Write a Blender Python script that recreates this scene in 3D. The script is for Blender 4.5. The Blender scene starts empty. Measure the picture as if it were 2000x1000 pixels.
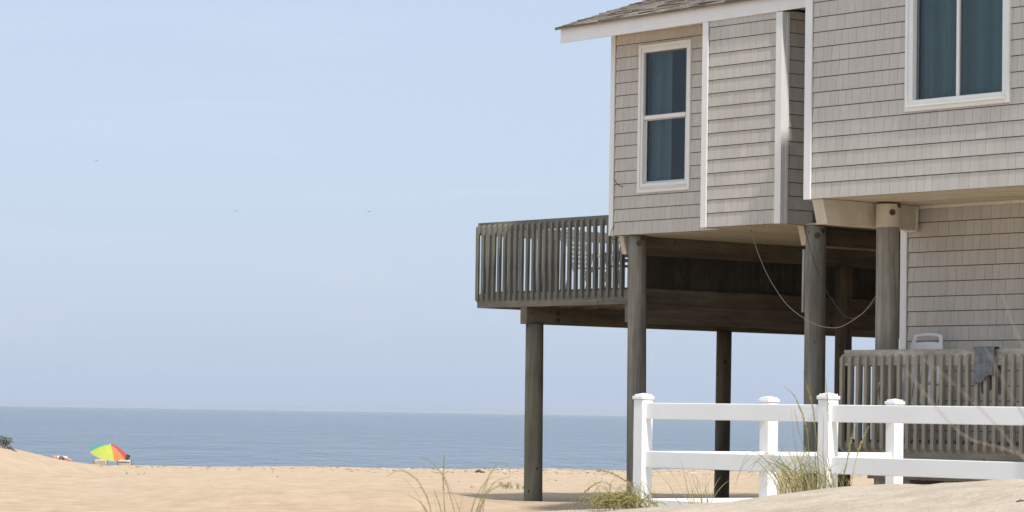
import bpy, math, random
from mathutils import Vector, Matrix, noise
rnd = random.Random(7)
S = bpy.context.scene
COL = S.collection
R = math.radians

# ------------------------------------------------------------------ camera
F_PX, EYE, ROLL = 6000.0, 1.35, R(0.92)
PITCH = math.atan(308.5 * math.cos(ROLL) / F_PX)
cF = Vector((0, math.cos(PITCH), math.sin(PITCH)))
cU0 = Vector((0, -math.sin(PITCH), math.cos(PITCH)))
cR0 = Vector((1, 0, 0))
cR = math.cos(ROLL) * cR0 + math.sin(ROLL) * cU0
cU = -math.sin(ROLL) * cR0 + math.cos(ROLL) * cU0
CAM = Vector((0, 0, EYE))

def at(px, py, D):
    """world point seen at photo pixel (px,py) at ground distance D"""
    r = cF + cR * ((px - 1000) / F_PX) - cU * ((py - 500) / F_PX)
    return CAM + r * (D / r.y)

cam = bpy.data.cameras.new('camera')
camo = bpy.data.objects.new('camera', cam)
COL.objects.link(camo)
M = Matrix((cR, cU, -cF)).transposed().to_4x4()
M.translation = CAM
camo.matrix_world = M
cam.sensor_width = 36
cam.lens = F_PX / 2000 * 36
cam.clip_end = 200000
cam.dof.use_dof = True
cam.dof.focus_distance = 38
cam.dof.aperture_fstop = 11
S.camera = camo

# house frame: x = along the facades towards the viewer's right, y = into the house
TH = R(38.1)
vA = Vector((math.sin(TH), -math.cos(TH), 0))
vB = Vector((math.cos(TH), math.sin(TH), 0))
HO = Vector((3.456, 36.1, 0))
HROT = math.atan2(vA.y, vA.x)
def H(u, b, z=0.0):
    return HO + vA * u + vB * b + Vector((0, 0, z))
def atB(px, py, b):
    """point of the vertical plane y = b (house frame) seen at photo pixel (px,py)"""
    q = cF + cR * ((px - 1000) / F_PX) - cU * ((py - 500) / F_PX)
    return CAM + q * ((b - (CAM - HO).dot(vB)) / q.dot(vB))
def toH(p):
    d = p - HO
    return Vector((d.dot(vA), d.dot(vB), p.z))

# ------------------------------------------------------------------ objects
def tag(o, label=None, cat=None, group=None, kind=None):
    if label: o['label'] = label
    if cat: o['category'] = cat
    if group: o['group'] = group
    if kind: o['kind'] = kind
    return o

def thing(name, label, cat, loc=(0, 0, 0), rot=0.0, group=None):
    o = bpy.data.objects.new(name, None)
    COL.objects.link(o)
    o.empty_display_size = 0.2
    o.location = loc
    o.rotation_euler = (0, 0, rot)
    return tag(o, label, cat, group)

class MB:
    def __init__(s, base=(0, 0, 0)):
        s.v = []; s.f = []; s.tone = []; s.base = Vector(base); s.smooth = False
    def face(s, pts, tone=0.5):
        n = len(s.v)
        s.v += [Vector(p) - s.base for p in pts]
        s.f.append(tuple(range(n, n + len(pts)))); s.tone.append(tone)
    def raw(s, vs, fs, tone=0.5):
        n = len(s.v)
        s.v += [Vector(p) - s.base for p in vs]
        for f in fs:
            s.f.append(tuple(i + n for i in f)); s.tone.append(tone)
    def box(s, x0, y0, z0, x1, y1, z1, tone=0.5):
        vs = [(x0,y0,z0),(x1,y0,z0),(x1,y1,z0),(x0,y1,z0),(x0,y0,z1),(x1,y0,z1),(x1,y1,z1),(x0,y1,z1)]
        s.raw(vs, [(0,3,2,1),(4,5,6,7),(0,1,5,4),(1,2,6,5),(2,3,7,6),(3,0,4,7)], tone)
    def bbox(s, x0, y0, z0, x1, y1, z1, c=0.006, tone=0.5):
        """box with chamfered edges"""
        xs, ys, zs = (x0, x1), (y0, y1), (z0, z1)
        vs = []; idx = {}
        for i in (0, 1):
            for j in (0, 1):
                for k in (0, 1):
                    sx, sy, sz = (1 if i == 0 else -1), (1 if j == 0 else -1), (1 if k == 0 else -1)
                    p = (xs[i], ys[j], zs[k])
                    for ax in range(3):
                        q = [p[0] + sx*c, p[1] + sy*c, p[2] + sz*c]; q[ax] = p[ax]
                        idx[(i, j, k, ax)] = len(vs); vs.append(q)
        fs = []
        cen = Vector(((x0+x1)/2, (y0+y1)/2, (z0+z1)/2))
        def add(ids):
            a, b_, c_ = Vector(vs[ids[0]]), Vector(vs[ids[1]]), Vector(vs[ids[2]])
            n = (b_-a).cross(c_-a)
            m = sum((Vector(vs[i]) for i in ids), Vector()) / len(ids) - cen
            fs.append(tuple(ids) if n.dot(m) > 0 else tuple(reversed(ids)))
        for i in (0, 1):
            add([idx[(i,0,0,0)], idx[(i,1,0,0)], idx[(i,1,1,0)], idx[(i,0,1,0)]])
            add([idx[(0,i,0,1)], idx[(1,i,0,1)], idx[(1,i,1,1)], idx[(0,i,1,1)]])
            add([idx[(0,0,i,2)], idx[(1,0,i,2)], idx[(1,1,i,2)], idx[(0,1,i,2)]])
        for i in (0, 1):
            for j in (0, 1):
                add([idx[(i,j,0,0)], idx[(i,j,1,0)], idx[(i,j,1,1)], idx[(i,j,0,1)]])
                add([idx[(i,0,j,0)], idx[(i,1,j,0)], idx[(i,1,j,2)], idx[(i,0,j,2)]])
                add([idx[(0,i,j,1)], idx[(1,i,j,1)], idx[(1,i,j,2)], idx[(0,i,j,2)]])
        for k in idx:
            if k[3] == 0: add([idx[k], idx[k[:3]+(1,)], idx[k[:3]+(2,)]])
        s.raw(vs, fs, tone)
    def tube(s, pts, rads, n=8, cap=True, tone=0.5):
        pts = [Vector(p) for p in pts]
        if not hasattr(rads, '__len__'): rads = [rads] * len(pts)
        vs = []; fs = []
        t0 = (pts[1] - pts[0]).normalized()
        ref = Vector((0, 0, 1)) if abs(t0.z) < 0.9 else Vector((1, 0, 0))
        x = t0.cross(ref).normalized()
        for i, p in enumerate(pts):
            a = pts[max(i-1, 0)]; b = pts[min(i+1, len(pts)-1)]
            t = (b - a).normalized()
            x = (x - t * x.dot(t)).normalized(); y = t.cross(x)
            for k in range(n):
                an = 2*math.pi*k/n
                vs.append(p + (x*math.cos(an) + y*math.sin(an)) * rads[i])
        for i in range(len(pts)-1):
            for k in range(n):
                k2 = (k+1) % n
                fs.append((i*n+k, i*n+k2, (i+1)*n+k2, (i+1)*n+k))
        if cap:
            fs.append(tuple(reversed(range(n))))
            fs.append(tuple(range((len(pts)-1)*n, len(pts)*n)))
        s.raw(vs, fs, tone)
    def ribbon(s, pts, w, tone=0.5, up=None):
        """tapered, slightly keeled grass blade"""
        pts = [Vector(p) for p in pts]
        vs = []; n = len(pts)
        d = pts[-1] - pts[0]
        side = Vector((rnd.uniform(-1, 1), rnd.uniform(-1, .2), 0.05))
        for i, p in enumerate(pts):
            t = (pts[min(i+1, n-1)] - pts[max(i-1, 0)]).normalized()
            sd = (side - t*side.dot(t)).normalized()
            nn = t.cross(sd)
            f = i/(n-1)
            ww = w * (0.7 + 0.6*f if f < .35 else 0.91*(1 - ((f-.35)/.65)**1.6)) + 0.0006
            vs += [p - sd*ww*.5, p + nn*ww*.18, p + sd*ww*.5]
        fs = []
        for i in range(n-1):
            a = i*3
            fs += [(a, a+1, a+4, a+3), (a+1, a+2, a+5, a+4)]
        s.raw(vs, fs, tone)
    def mesh(s, name):
        me = bpy.data.meshes.new(name)
        me.from_pydata([tuple(v) for v in s.v], [], s.f)
        at_ = me.attributes.new('tone', 'FLOAT', 'FACE')
        at_.data.foreach_set('value', s.tone)
        if s.smooth:
            me.polygons.foreach_set('use_smooth', [True]*len(me.polygons))
        me.update()
        return me
    def build(s, name, mat, parent=None, loc=None):
        me = s.mesh(name)
        me.materials.append(mat)
        o = bpy.data.objects.new(name, me)
        COL.objects.link(o)
        if parent is not None: o.parent = parent
        if loc is not None: o.location = loc
        return o

def copy_tree(o, parent=None):
    c = o.copy(); COL.objects.link(c); c.parent = parent
    for ch in [k for k in bpy.data.objects if k.parent == o]:
        copy_tree(ch, c)
    return c

def spline(pts, n=14):
    """smooth curve through points (Hermite, chord-length spacing)"""
    pts = [Vector(p) for p in pts]
    if len(pts) == 2: return [pts[0].lerp(pts[1], i/(n-1)) for i in range(n)]
    d = [max(1e-6, (b-a).length) for a, b in zip(pts, pts[1:])]
    T = [0]
    for x in d: T.append(T[-1]+x)
    m = []
    for i in range(len(pts)):
        if i == 0: m.append((pts[1]-pts[0])/d[0])
        elif i == len(pts)-1: m.append((pts[-1]-pts[-2])/d[-1])
        else:
            a, b = (pts[i]-pts[i-1])/d[i-1], (pts[i+1]-pts[i])/d[i]
            m.append((a*d[i] + b*d[i-1])/(d[i]+d[i-1]))
    out = []; k = 0
    for i in range(n):
        x = T[-1]*i/(n-1)
        while k < len(d)-1 and x > T[k+1]: k += 1
        h = d[k]; t = (x-T[k])/h; t2, t3 = t*t, t*t*t
        out.append(pts[k]*(2*t3-3*t2+1) + m[k]*(h*(t3-2*t2+t)) + pts[k+1]*(3*t2-2*t3) + m[k+1]*(h*(t3-t2)))
    return out

# ------------------------------------------------------------------ materials
def newmat(name):
    m = bpy.data.materials.new(name); m.use_nodes = True
    nt = m.node_tree
    return m, nt, nt.nodes['Principled BSDF']
def nd(nt, t, **kw):
    n = nt.nodes.new(t)
    for k, v in kw.items():
        if k in n.inputs: n.inputs[k].default_value = v
        else: setattr(n, k, v)
    return n
def lk(nt, a, b): nt.links.new(a, b)
def coords(nt, scale=(1, 1, 1), kind='Object'):
    tc = nd(nt, 'ShaderNodeTexCoord'); mp = nd(nt, 'ShaderNodeMapping')
    mp.inputs['Scale'].default_value = scale
    lk(nt, tc.outputs[kind], mp.inputs['Vector'])
    return mp.outputs['Vector']
def ramp(nt, fac, stops):
    r = nd(nt, 'ShaderNodeValToRGB')
    e = r.color_ramp.elements
    while len(e) < len(stops): e.new(0.5)
    for el, (p, c) in zip(e, stops):
        el.position = p; el.color = (*c, 1) if len(c) == 3 else c
    lk(nt, fac, r.inputs['Fac'])
    return r.outputs['Color']
def mixc(nt, fac, a, b, mode='MIX'):
    m = nd(nt, 'ShaderNodeMix', data_type='RGBA', blend_type=mode)
    for sock, v in ((m.inputs['Factor'], fac), (m.inputs[6], a), (m.inputs[7], b)):
        if hasattr(v, 'is_linked'): lk(nt, v, sock)
        else: sock.default_value = v if not isinstance(v, tuple) else (*v[:3], 1)
    return m.outputs[2]
def noise_(nt, vec, scale, detail=4, rough=0.55, dist=0.0):
    n = nd(nt, 'ShaderNodeTexNoise', Scale=scale, Detail=detail, Roughness=rough, Distortion=dist)
    lk(nt, vec, n.inputs['Vector'])
    return n.outputs['Fac']
def bump(nt, bs, h, strength, dist):
    b = nd(nt, 'ShaderNodeBump', Strength=strength, Distance=dist)
    lk(nt, h, b.inputs['Height'])
    lk(nt, b.outputs['Normal'], bs.inputs['Normal'])

def simple(name, col, rough=0.5, var=0.08, scale=6, spec=0.4, bumpd=0.0, bscale=60):
    m, nt, bs = newmat(name)
    v = coords(nt)
    n = noise_(nt, v, scale, 5)
    lo = tuple(c*(1-var) for c in col); hi = tuple(min(1, c*(1+var)) for c in col)
    lk(nt, ramp(nt, n, [(0.3, lo), (0.7, hi)]), bs.inputs['Base Color'])
    bs.inputs['Roughness'].default_value = rough
    bs.inputs['Specular IOR Level'].default_value = spec
    if bumpd: bump(nt, bs, noise_(nt, v, bscale, 3), 0.6, bumpd)
    return m

def wood(name, c0, c1, c2, stretch, rough=0.85, sc=1.0, bumpd=0.004, knots=True, toned=False):
    m, nt, bs = newmat(name)
    v = coords(nt, stretch)
    g = noise_(nt, v, 16*sc, 6, 0.65, 0.6)
    w2 = noise_(nt, coords(nt, tuple(0.35*s for s in stretch)), 9*sc, 4, 0.6)
    w3 = noise_(nt, coords(nt), 1.7, 3, 0.6)
    c = ramp(nt, g, [(0.36, c0), (0.5, c1), (0.66, c2)])
    c = mixc(nt, 0.55, c, ramp(nt, w2, [(0.36, tuple(x*.45 for x in c1)), (0.5, tuple(x*.95 for x in c1)), (0.64, (min(1, c1[0]*1.45), min(1, c1[1]*1.4), min(1, c1[2]*1.32)))]))
    c = mixc(nt, ramp(nt, w3, [(0.4, (0, 0, 0)), (0.75, (0.35,)*3)]), c, tuple(x*.55 for x in c0))
    if knots:
        vo = nd(nt, 'ShaderNodeTexVoronoi', Scale=4.5)
        lk(nt, coords(nt, (1, 1, .6)), vo.inputs['Vector'])
        k = ramp(nt, vo.outputs['Distance'], [(0.04, (1, 1, 1)), (0.10, (0, 0, 0))])
        c = mixc(nt, k, c, tuple(x*.35 for x in c0))
    if toned:
        a = nd(nt, 'ShaderNodeAttribute', attribute_name='tone')
        t = ramp(nt, a.outputs['Fac'], [(0, (.72,)*3), (1, (1.2,)*3)])
        c = mixc(nt, 1.0, c, t, 'MULTIPLY')
    lk(nt, c, bs.inputs['Base Color'])
    bs.inputs['Roughness'].default_value = rough
    bs.inputs['Specular IOR Level'].default_value = 0.25
    bump(nt, bs, g, 0.7, bumpd)
    return m

def toned(name, stops, rough=0.7, spec=0.3, nsc=8, nvar=0.12, grain=None, bumpd=0.0, trans=0.0):
    """colour picked by the per-face 'tone' attribute plus noise"""
    m, nt, bs = newmat(name)
    a = nd(nt, 'ShaderNodeAttribute', attribute_name='tone')
    c = ramp(nt, a.outputs['Fac'], stops)
    v = coords(nt)
    n = noise_(nt, v, nsc, 5)
    c = mixc(nt, 1.0, c, ramp(nt, n, [(0.3, (1-nvar,)*3), (0.7, (1+nvar,)*3)]), 'MULTIPLY')
    if grain:
        g = noise_(nt, coords(nt, grain), 1, 4)
        c = mixc(nt, 1.0, c, ramp(nt, g, [(0.3, (.94,)*3), (0.7, (1.05,)*3)]), 'MULTIPLY')
        if bumpd: bump(nt, bs, g, 0.5, bumpd)
    lk(nt, c, bs.inputs['Base Color'])
    bs.inputs['Roughness'].default_value = rough
    bs.inputs['Specular IOR Level'].default_value = spec
    if trans:
        out = nt.nodes['Material Output']
        tr = nd(nt, 'ShaderNodeBsdfTranslucent'); mx = nd(nt, 'ShaderNodeMixShader', Fac=trans)
        lk(nt, c, tr.inputs['Color'])
        lk(nt, bs.outputs[0], mx.inputs[1]); lk(nt, tr.outputs[0], mx.inputs[2]); lk(nt, mx.outputs[0], out.inputs['Surface'])
    return m

SID = toned('siding', [(0, (.47, .438, .395)), (.5, (.525, .492, .447)), (.85, (.55, .518, .472)), (1, (.585, .53, .45))], 0.62, .3, 1.2, .05, (60, 60, 5), .002)
BACK = simple('siding_backing', (.10, .085, .065), .9)
TRIM = simple('white_trim', (.78, .775, .76), .45, .035, 3)
TRIMC = simple('cream_trim', (.72, .68, .58), .5, .08, 4)
SOF = toned('soffit', [(0, (.52, .46, .35)), (1, (.62, .56, .44))], .55, .3, 3, .08)
BEAM = simple('beam_paint', (.56, .50, .40), .6, .13, 3.5, bumpd=.002, bscale=18)
ROOF = toned('asphalt_shingle', [(0, (.10, .085, .07)), (.35, (.20, .17, .14)), (.7, (.28, .24, .20)), (1, (.40, .36, .31))], .95, .1, 90, .25)
FENCE = simple('white_vinyl', (.83, .83, .825), .42, .035, 1.6, .4, .0015, 9)
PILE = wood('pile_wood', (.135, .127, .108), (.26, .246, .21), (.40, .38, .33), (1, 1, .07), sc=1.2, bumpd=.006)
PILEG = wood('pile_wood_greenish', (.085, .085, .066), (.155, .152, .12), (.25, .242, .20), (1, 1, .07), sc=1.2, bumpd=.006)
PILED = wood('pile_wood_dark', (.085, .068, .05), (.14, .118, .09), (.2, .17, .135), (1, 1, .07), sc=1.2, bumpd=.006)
DECKV = wood('deck_baluster_wood', (.135, .134, .114), (.205, .202, .174), (.30, .295, .26), (1, 1, .08), sc=1.6, bumpd=.003, knots=False)
LOWV = wood('lichen_baluster_wood', (.19, .178, .145), (.31, .29, .24), (.48, .44, .36), (1, 1, .08), sc=1.6, bumpd=.003, knots=False)
DECKU = wood('deck_board_wood', (.125, .118, .10), (.20, .19, .165), (.30, .285, .25), (.06, 1, 1), sc=1.4, bumpd=.003, toned=True)
DECKB = wood('deck_beam_wood', (.112, .094, .068), (.185, .16, .122), (.27, .24, .19), (1, .06, 1), sc=1.2, bumpd=.003, toned=True)
RAILW = wood('lichen_rail_wood', (.24, .225, .185), (.37, .35, .295), (.54, .51, .45), (.25, 1, 1), sc=1.7, bumpd=.004)
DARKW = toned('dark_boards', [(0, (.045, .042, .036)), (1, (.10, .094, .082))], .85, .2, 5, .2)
METAL = simple('rusty_bolt', (.09, .06, .04), .6, .3, 30)
CONDUIT = simple('grey_conduit', (.42, .42, .41), .5, .1, 12)
WIRE = simple('tan_wire', (.34, .30, .24), .7)
WIRED = simple('dark_wire', (.06, .055, .05), .6)
PLASTIC = simple('white_plastic', (.86, .86, .86), .4, .03, 4)
GREYP = simple('grey_resin', (.34, .34, .33), .5, .06, 5)
CLOTH = simple('grey_cloth', (.17, .185, .20), .9, .3, 14, .1, .004, 45)
CURT = toned('curtain_fabric', [(0, (.52, .52, .50)), (1, (.74, .73, .70))], .9, .1, 3, .06)
SASHD = simple('window_gasket', (.12, .12, .12), .5)
SASH = simple('window_sash', (.62, .61, .59), .4, .03)

def glass_mat():
    m, nt, bs = newmat('window_glass')
    out = nt.nodes['Material Output']
    tr = nd(nt, 'ShaderNodeBsdfTransparent'); tr.inputs['Color'].default_value = (.52, .60, .61, 1)
    gl = nd(nt, 'ShaderNodeBsdfGlossy', Roughness=.02); gl.inputs['Color'].default_value = (.9, .95, 1, 1)
    lw = nd(nt, 'ShaderNodeLayerWeight', Blend=.5); mx = nd(nt, 'ShaderNodeMixShader')
    pw = nd(nt, 'ShaderNodeMath', operation='POWER'); pw.inputs[1].default_value = 4.0; lk(nt, lw.outputs['Facing'], pw.inputs[0])
    ma = nd(nt, 'ShaderNodeMath', operation='MULTIPLY_ADD'); ma.inputs[1].default_value = .95; ma.inputs[2].default_value = .04; lk(nt, pw.outputs[0], ma.inputs[0])
    lk(nt, ma.outputs[0], mx.inputs[0]); lk(nt, tr.outputs[0], mx.inputs[1]); lk(nt, gl.outputs[0], mx.inputs[2])
    bs2 = nd(nt, 'ShaderNodeBump', Strength=.08, Distance=.01)
    lk(nt, noise_(nt, coords(nt), 2.5, 2), bs2.inputs['Height']); lk(nt, bs2.outputs[0], gl.inputs['Normal'])
    lk(nt, mx.outputs[0], out.inputs['Surface'])
    nt.nodes.remove(bs)
    return m
GLASS = glass_mat()

def sand_mat():
    m, nt, bs = newmat('sand')
    v = coords(nt)
    big = noise_(nt, v, .22, 5, .6)
    mid = noise_(nt, v, 2.2, 5, .6)
    fine = noise_(nt, v, 38, 4, .7)
    grain = noise_(nt, v, 260, 2, .7)
    c = ramp(nt, big, [(.3, (.505, .366, .248)), (.7, (.58, .445, .32))])
    c = mixc(nt, .6, c, ramp(nt, mid, [(.34, (.44, .323, .216)), (.66, (.628, .488, .352))]))
    # dry blown sand on the near dune is paler and greyer than the damp beach
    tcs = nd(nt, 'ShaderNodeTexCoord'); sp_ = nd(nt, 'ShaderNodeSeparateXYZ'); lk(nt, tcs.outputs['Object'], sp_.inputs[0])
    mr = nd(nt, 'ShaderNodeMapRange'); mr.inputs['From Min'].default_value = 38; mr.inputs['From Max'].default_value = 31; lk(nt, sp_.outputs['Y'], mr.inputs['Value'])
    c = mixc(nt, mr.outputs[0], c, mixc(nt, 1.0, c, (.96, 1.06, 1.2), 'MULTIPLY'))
    c = mixc(nt, 1.0, c, ramp(nt, fine, [(.25, (.84,)*3), (.75, (1.12,)*3)]), 'MULTIPLY')
    c = mixc(nt, 1.0, c, ramp(nt, grain, [(.25, (.88,)*3), (.75, (1.1,)*3)]), 'MULTIPLY')
    # paler blown sand on the near dune crest
    # shell and weed debris specks
    vo = nd(nt, 'ShaderNodeTexVoronoi', Scale=1.6, Randomness=1.0); lk(nt, v, vo.inputs['Vector'])
    sel = ramp(nt, vo.outputs['Distance'], [(.03, (1, 1, 1)), (.06, (0, 0, 0))])
    sep = nd(nt, 'ShaderNodeSeparateColor'); lk(nt, vo.outputs['Color'], sep.inputs[0])
    pick = ramp(nt, sep.outputs[0], [(.5, (0, 0, 0)), (.6, (.75,)*3)])
    c = mixc(nt, mixc(nt, 1.0, sel, pick, 'MULTIPLY'), c, (.2, .15, .10))
    lk(nt, c, bs.inputs['Base Color'])
    bs.inputs['Roughness'].default_value = .95
    bs.inputs['Specular IOR Level'].default_value = .15
    h = nd(nt, 'ShaderNodeMath', operation='ADD')
    r2 = noise_(nt, v, 5.5, 4, .6)
    lk(nt, r2, h.inputs[0])
    sc = nd(nt, 'ShaderNodeMath', operation='MULTIPLY'); sc.inputs[1].default_value = .25
    lk(nt, fine, sc.inputs[0]); lk(nt, sc.outputs[0], h.inputs[1])
    bump(nt, bs, h.outputs[0], .8, .075)
    return m
SAND = sand_mat()

def sea_mat():
    m, nt, bs = newmat('sea_water')
    a = noise_(nt, coords(nt, (.75, .125, 1)), 1.0, 6, .62, .35)
    b = noise_(nt, coords(nt, (.10, .022, 1)), 1.0, 5, .6, .3)
    p = noise_(nt, coords(nt, (.012, .004, 1)), 1.0, 4, .6)
    c = ramp(nt, p, [(.3, (.07, .13, .195)), (.7, (.098, .167, .235))])
    lk(nt, c, bs.inputs['Base Color'])
    bs.inputs['Roughness'].default_value = .12
    bs.inputs['IOR'].default_value = 1.33
    h = nd(nt, 'ShaderNodeMath', operation='MULTIPLY_ADD'); h.inputs[1].default_value = 3.5
    lk(nt, b, h.inputs[0]); lk(nt, a, h.inputs[2])
    bump(nt, bs, h.outputs[0], 1.0, 4.5)
    return m
SEA = sea_mat()

# ------------------------------------------------------------------ light and sky
SUN_AZ = (vA*.985 - vB*.17).normalized()
SUN_EL = R(53)
sdir = Vector((SUN_AZ.x*math.cos(SUN_EL), SUN_AZ.y*math.cos(SUN_EL), math.sin(SUN_EL)))
sl = bpy.data.lights.new('sun', 'SUN'); sl.energy = 2.95; sl.angle = R(2.2); sl.color = (1.0, .955, .88)
so = bpy.data.objects.new('sun', sl); COL.objects.link(so)
so.rotation_euler = (-sdir).to_track_quat('-Z', 'Y').to_euler()
so.location = (20, -20, 40)
W = bpy.data.worlds.new('World'); S.world = W; W.use_nodes = True
nt = W.node_tree; bg = nt.nodes['Background']
sky = nd(nt, 'ShaderNodeTexSky', sky_type='NISHITA', sun_disc=False)
sky.sun_elevation = SUN_EL; sky.sun_rotation = math.atan2(SUN_AZ.x, SUN_AZ.y)
sky.air_density = 1.0; sky.dust_density = 2.0; sky.ozone_density = 1.5; sky.altitude = 0
# thin summer haze: an even pale veil over the blue, with faint high wisps
tc = nd(nt, 'ShaderNodeTexCoord')
sx = nd(nt, 'ShaderNodeSeparateXYZ'); lk(nt, tc.outputs['Generated'], sx.inputs[0])
veil = ramp(nt, sx.outputs['Z'], [(0.0, (4.55, 5.4, 7.1)), (.05, (4.6, 5.45, 7.0)), (.14, (4.55, 5.4, 6.8)), (.5, (6.0, 6.8, 7.56))])
lp = nt.nodes[-1]
mpw = nd(nt, 'ShaderNodeMapping'); mpw.inputs['Scale'].default_value = (5, 5, 38); lk(nt, tc.outputs['Generated'], mpw.inputs['Vector'])
wn = noise_(nt, mpw.outputs[0], 1.6, 6, .6, .4)
wf = ramp(nt, wn, [(.52, (0, 0, 0)), (.8, (.16,)*3)])
veil = mixc(nt, wf, veil, (7.2, 7.6, 8.6))
lk(nt, mixc(nt, .72, sky.outputs[0], veil), bg.inputs['Color'])
bg.inputs['Strength'].default_value = .1
S.view_settings.view_transform = 'Standard'
S.view_settings.look = 'None'
S.view_settings.exposure = 0.45
S.view_settings.gamma = 1.0

# ------------------------------------------------------------------ terrain
def lerp_tab(x, tab):
    if x <= tab[0][0]: return tab[0][1]
    for (a, va), (b, vb) in zip(tab, tab[1:]):
        if x <= b:
            t = (x-a)/(b-a); t = t*t*(3-2*t)
            return va + (vb-va)*t
    return tab[-1][1]
BASE = [(-60, -.6), (0, -.35), (12, -.15), (25, .0), (40, .03), (50, .05), (62, -.10), (90, -.47), (112, -.80), (120, -.87), (128, -1.08), (150, -1.82), (185, -3.3), (240, -5.0), (400, -7)]
CREST = [(-3, .02), (1.5, .05), (2.5, .14), (3.6, .345), (5, .50), (7.5, .66), (9.2, .84), (10.5, .925), (12, 1.0), (16, 1.03), (24, .7), (40, .3)]
def ground(x, y, detail=True):
    z = lerp_tab(y, BASE)
    if y > 80: z += min(.2, max(-.06, (x+9)/24*.2)) * min(1, (y-80)/40)
    # far dune on the left
    if 60 < y < 130:
        t = x/y*F_PX + 1000                       # broad shoulder rising westwards
        prof = lerp_tab(-x, [(11.0, -.06), (12.2, -.2), (13.2, -.21), (14.2, .09), (15.0, .33), (16, .60), (17, .80), (22, 1.1), (40, 1.3)])
        z += prof * math.exp(-((y-97)/13)**2)
    h = toH(Vector((x, y, 0)))
    c = lerp_tab(h.x, CREST)
    db = h.y + 7.25 + .25*math.sin(h.x*.9)
    w = math.exp(-(db/1.7)**2) if db > 0 else math.exp(-(db/4.2)**2)
    z = z + max(0, c - z) * w
    # low lit swell in front of the deck pile
    z += .235 * math.exp(-((x+2.3)/2.0)**4 - ((y-42.6)/1.6)**2)
    z += .13 * math.exp(-((x-.9)/1.5)**2 - ((y-42.0)/1.3)**2)
    if detail and y < 140:
        p = Vector((x, y, 0))
        amp = 1.0 if y < 70 else .8
        z += amp*(.030*noise.noise(p*.55) + .018*noise.noise(p*1.5+Vector((9, 0, 0))) + .010*noise.noise(p*4.0))
        if y > 55: z += .05*noise.noise(Vector((x*.35, y*.22, 5)))
    return z
def axis(dense, step, far):
    a, b = dense; out = []; x = a
    while x < b: out.append(x); x += step
    s = step; r = []
    x = b
    while x < far[1]: r.append(x); s *= 1.12; x += s
    s = step; l = []; x = a
    while x > far[0]:
        s *= 1.12; x -= s; l.append(x)
    return l[::-1] + out + r
xs = axis((-9, 9), .14, (-700, 700))
ys = axis((18, 62), .16, (-60, 62)); 
y = ys[-1] + .2; s_ = .2
while y < 135: ys.append(y); s_ = min(.6, s_*1.05); y += s_
while y < 420: ys.append(y); s_ *= 1.08; y += s_
nx = len(xs)
vs = [(x, y, ground(x, y)) for y in ys for x in xs]
fs = [(j*nx+i, j*nx+i+1, (j+1)*nx+i+1, (j+1)*nx+i) for j in range(len(ys)-1) for i in range(nx-1)]
me = bpy.data.meshes.new('sand_beach'); me.from_pydata(vs, [], fs)
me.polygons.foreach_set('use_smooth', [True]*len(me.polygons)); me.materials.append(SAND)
beach = bpy.data.objects.new('sand_beach', me); COL.objects.link(beach); tag(beach, kind='structure')

SEA_Z = -3.2
mb = MB(); 
mb.face([(-60000, 165, SEA_Z), (60000, 165, SEA_Z), (60000, 60000, SEA_Z), (-60000, 60000, SEA_Z)])
tag(mb.build('sea', SEA), kind='structure')

# ------------------------------------------------------------------ house
hb = Vector((0, 0, 0))
house = thing('beach_house', 'beige shingled beach house with white trim raised on round timber piles', 'house', H(0, 0, 0), HROT)

def subtract(rects, hole):
    out = []
    x0, z0, x1, z1 = hole
    for (a, b, c, d) in rects:
        if c <= x0 or a >= x1 or d <= z0 or b >= z1: out.append((a, b, c, d)); continue
        if b < z0: out.append((a, b, c, z0))
        if d > z1: out.append((a, z1, c, d))
        zb, zt = max(b, z0), min(d, z1)
        if a < x0: out.append((a, zb, x0, zt))
        if c > x1: out.append((x1, zb, c, zt))
    return out

def shingles(mb, x0, x1, z0, z1, P, N, holes=(), row=.178, wmin=.105, wmax=.165, seed=1, start=None):
    """individual shake courses on a wall; P maps (x,z)->point on wall plane, N is outward normal"""
    rg = random.Random(seed)
    zr = z0 if start is None else start
    N = Vector(N)
    while zr < z1:
        x = x0 - rg.random()*.1
        ton_row = rg.uniform(-.04, .04)
        while x < x1:
            w = rg.uniform(wmin, wmax)
            tone = min(1, max(0, rg.gauss(.5, .12) + ton_row + (.3 if rg.random() < .022 else 0)))
            rects = [(max(x, x0)+.0019, max(zr, z0)+(.010 if zr > z0+.01 else 0), min(x+w, x1)-.0019, min(zr+row, z1))]
            if rects[0][2]-rects[0][0] > .012:
                for h in holes: rects = subtract(rects, h)
                for (a, b, c, d) in rects:
                    if c-a < .006 or d-b < .006: continue
                    pr = lambda z: .004 + .0105*(1-(z-zr)/row)
                    sk = rg.uniform(-.004, .004)
                    f0, f1 = P(a, b)+N*pr(b), P(c, b)+N*pr(b)
                    t0, t1 = P(a+sk*.3, d)+N*pr(d), P(c+sk*.3, d)+N*pr(d)
                    b0, b1 = P(a, b), P(c, b)
                    k0, k1 = P(a, d), P(c, d)
                    mb.raw([f0, f1, t1, t0, b0, b1, k1, k0], [(0,1,2,3), (4,5,1,0), (5,6,2,1), (7,4,0,3), (3,2,6,7)], tone)
            x += w
        zr += row

def wallA(b): return (lambda x, z: Vector((x, b, z)))
def wallB(u): return (lambda x, z: Vector((u, x, z)))
OUT_A = (0, -1, 0); OUT_UP = (1, 0, 0); OUT_UN = (-1, 0, 0)

LZ, NZ = 3.88, 3.93          # underside of left wing / near wing
LB, PB, WB = 2.74, 2.30, 1.62  # left wing facade, bay facade, lower wall
LWIN = (-6.262, 4.45, -5.168, 6.515)
NWIN = (1.632, 4.85, 3.222, 7.15)

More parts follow.
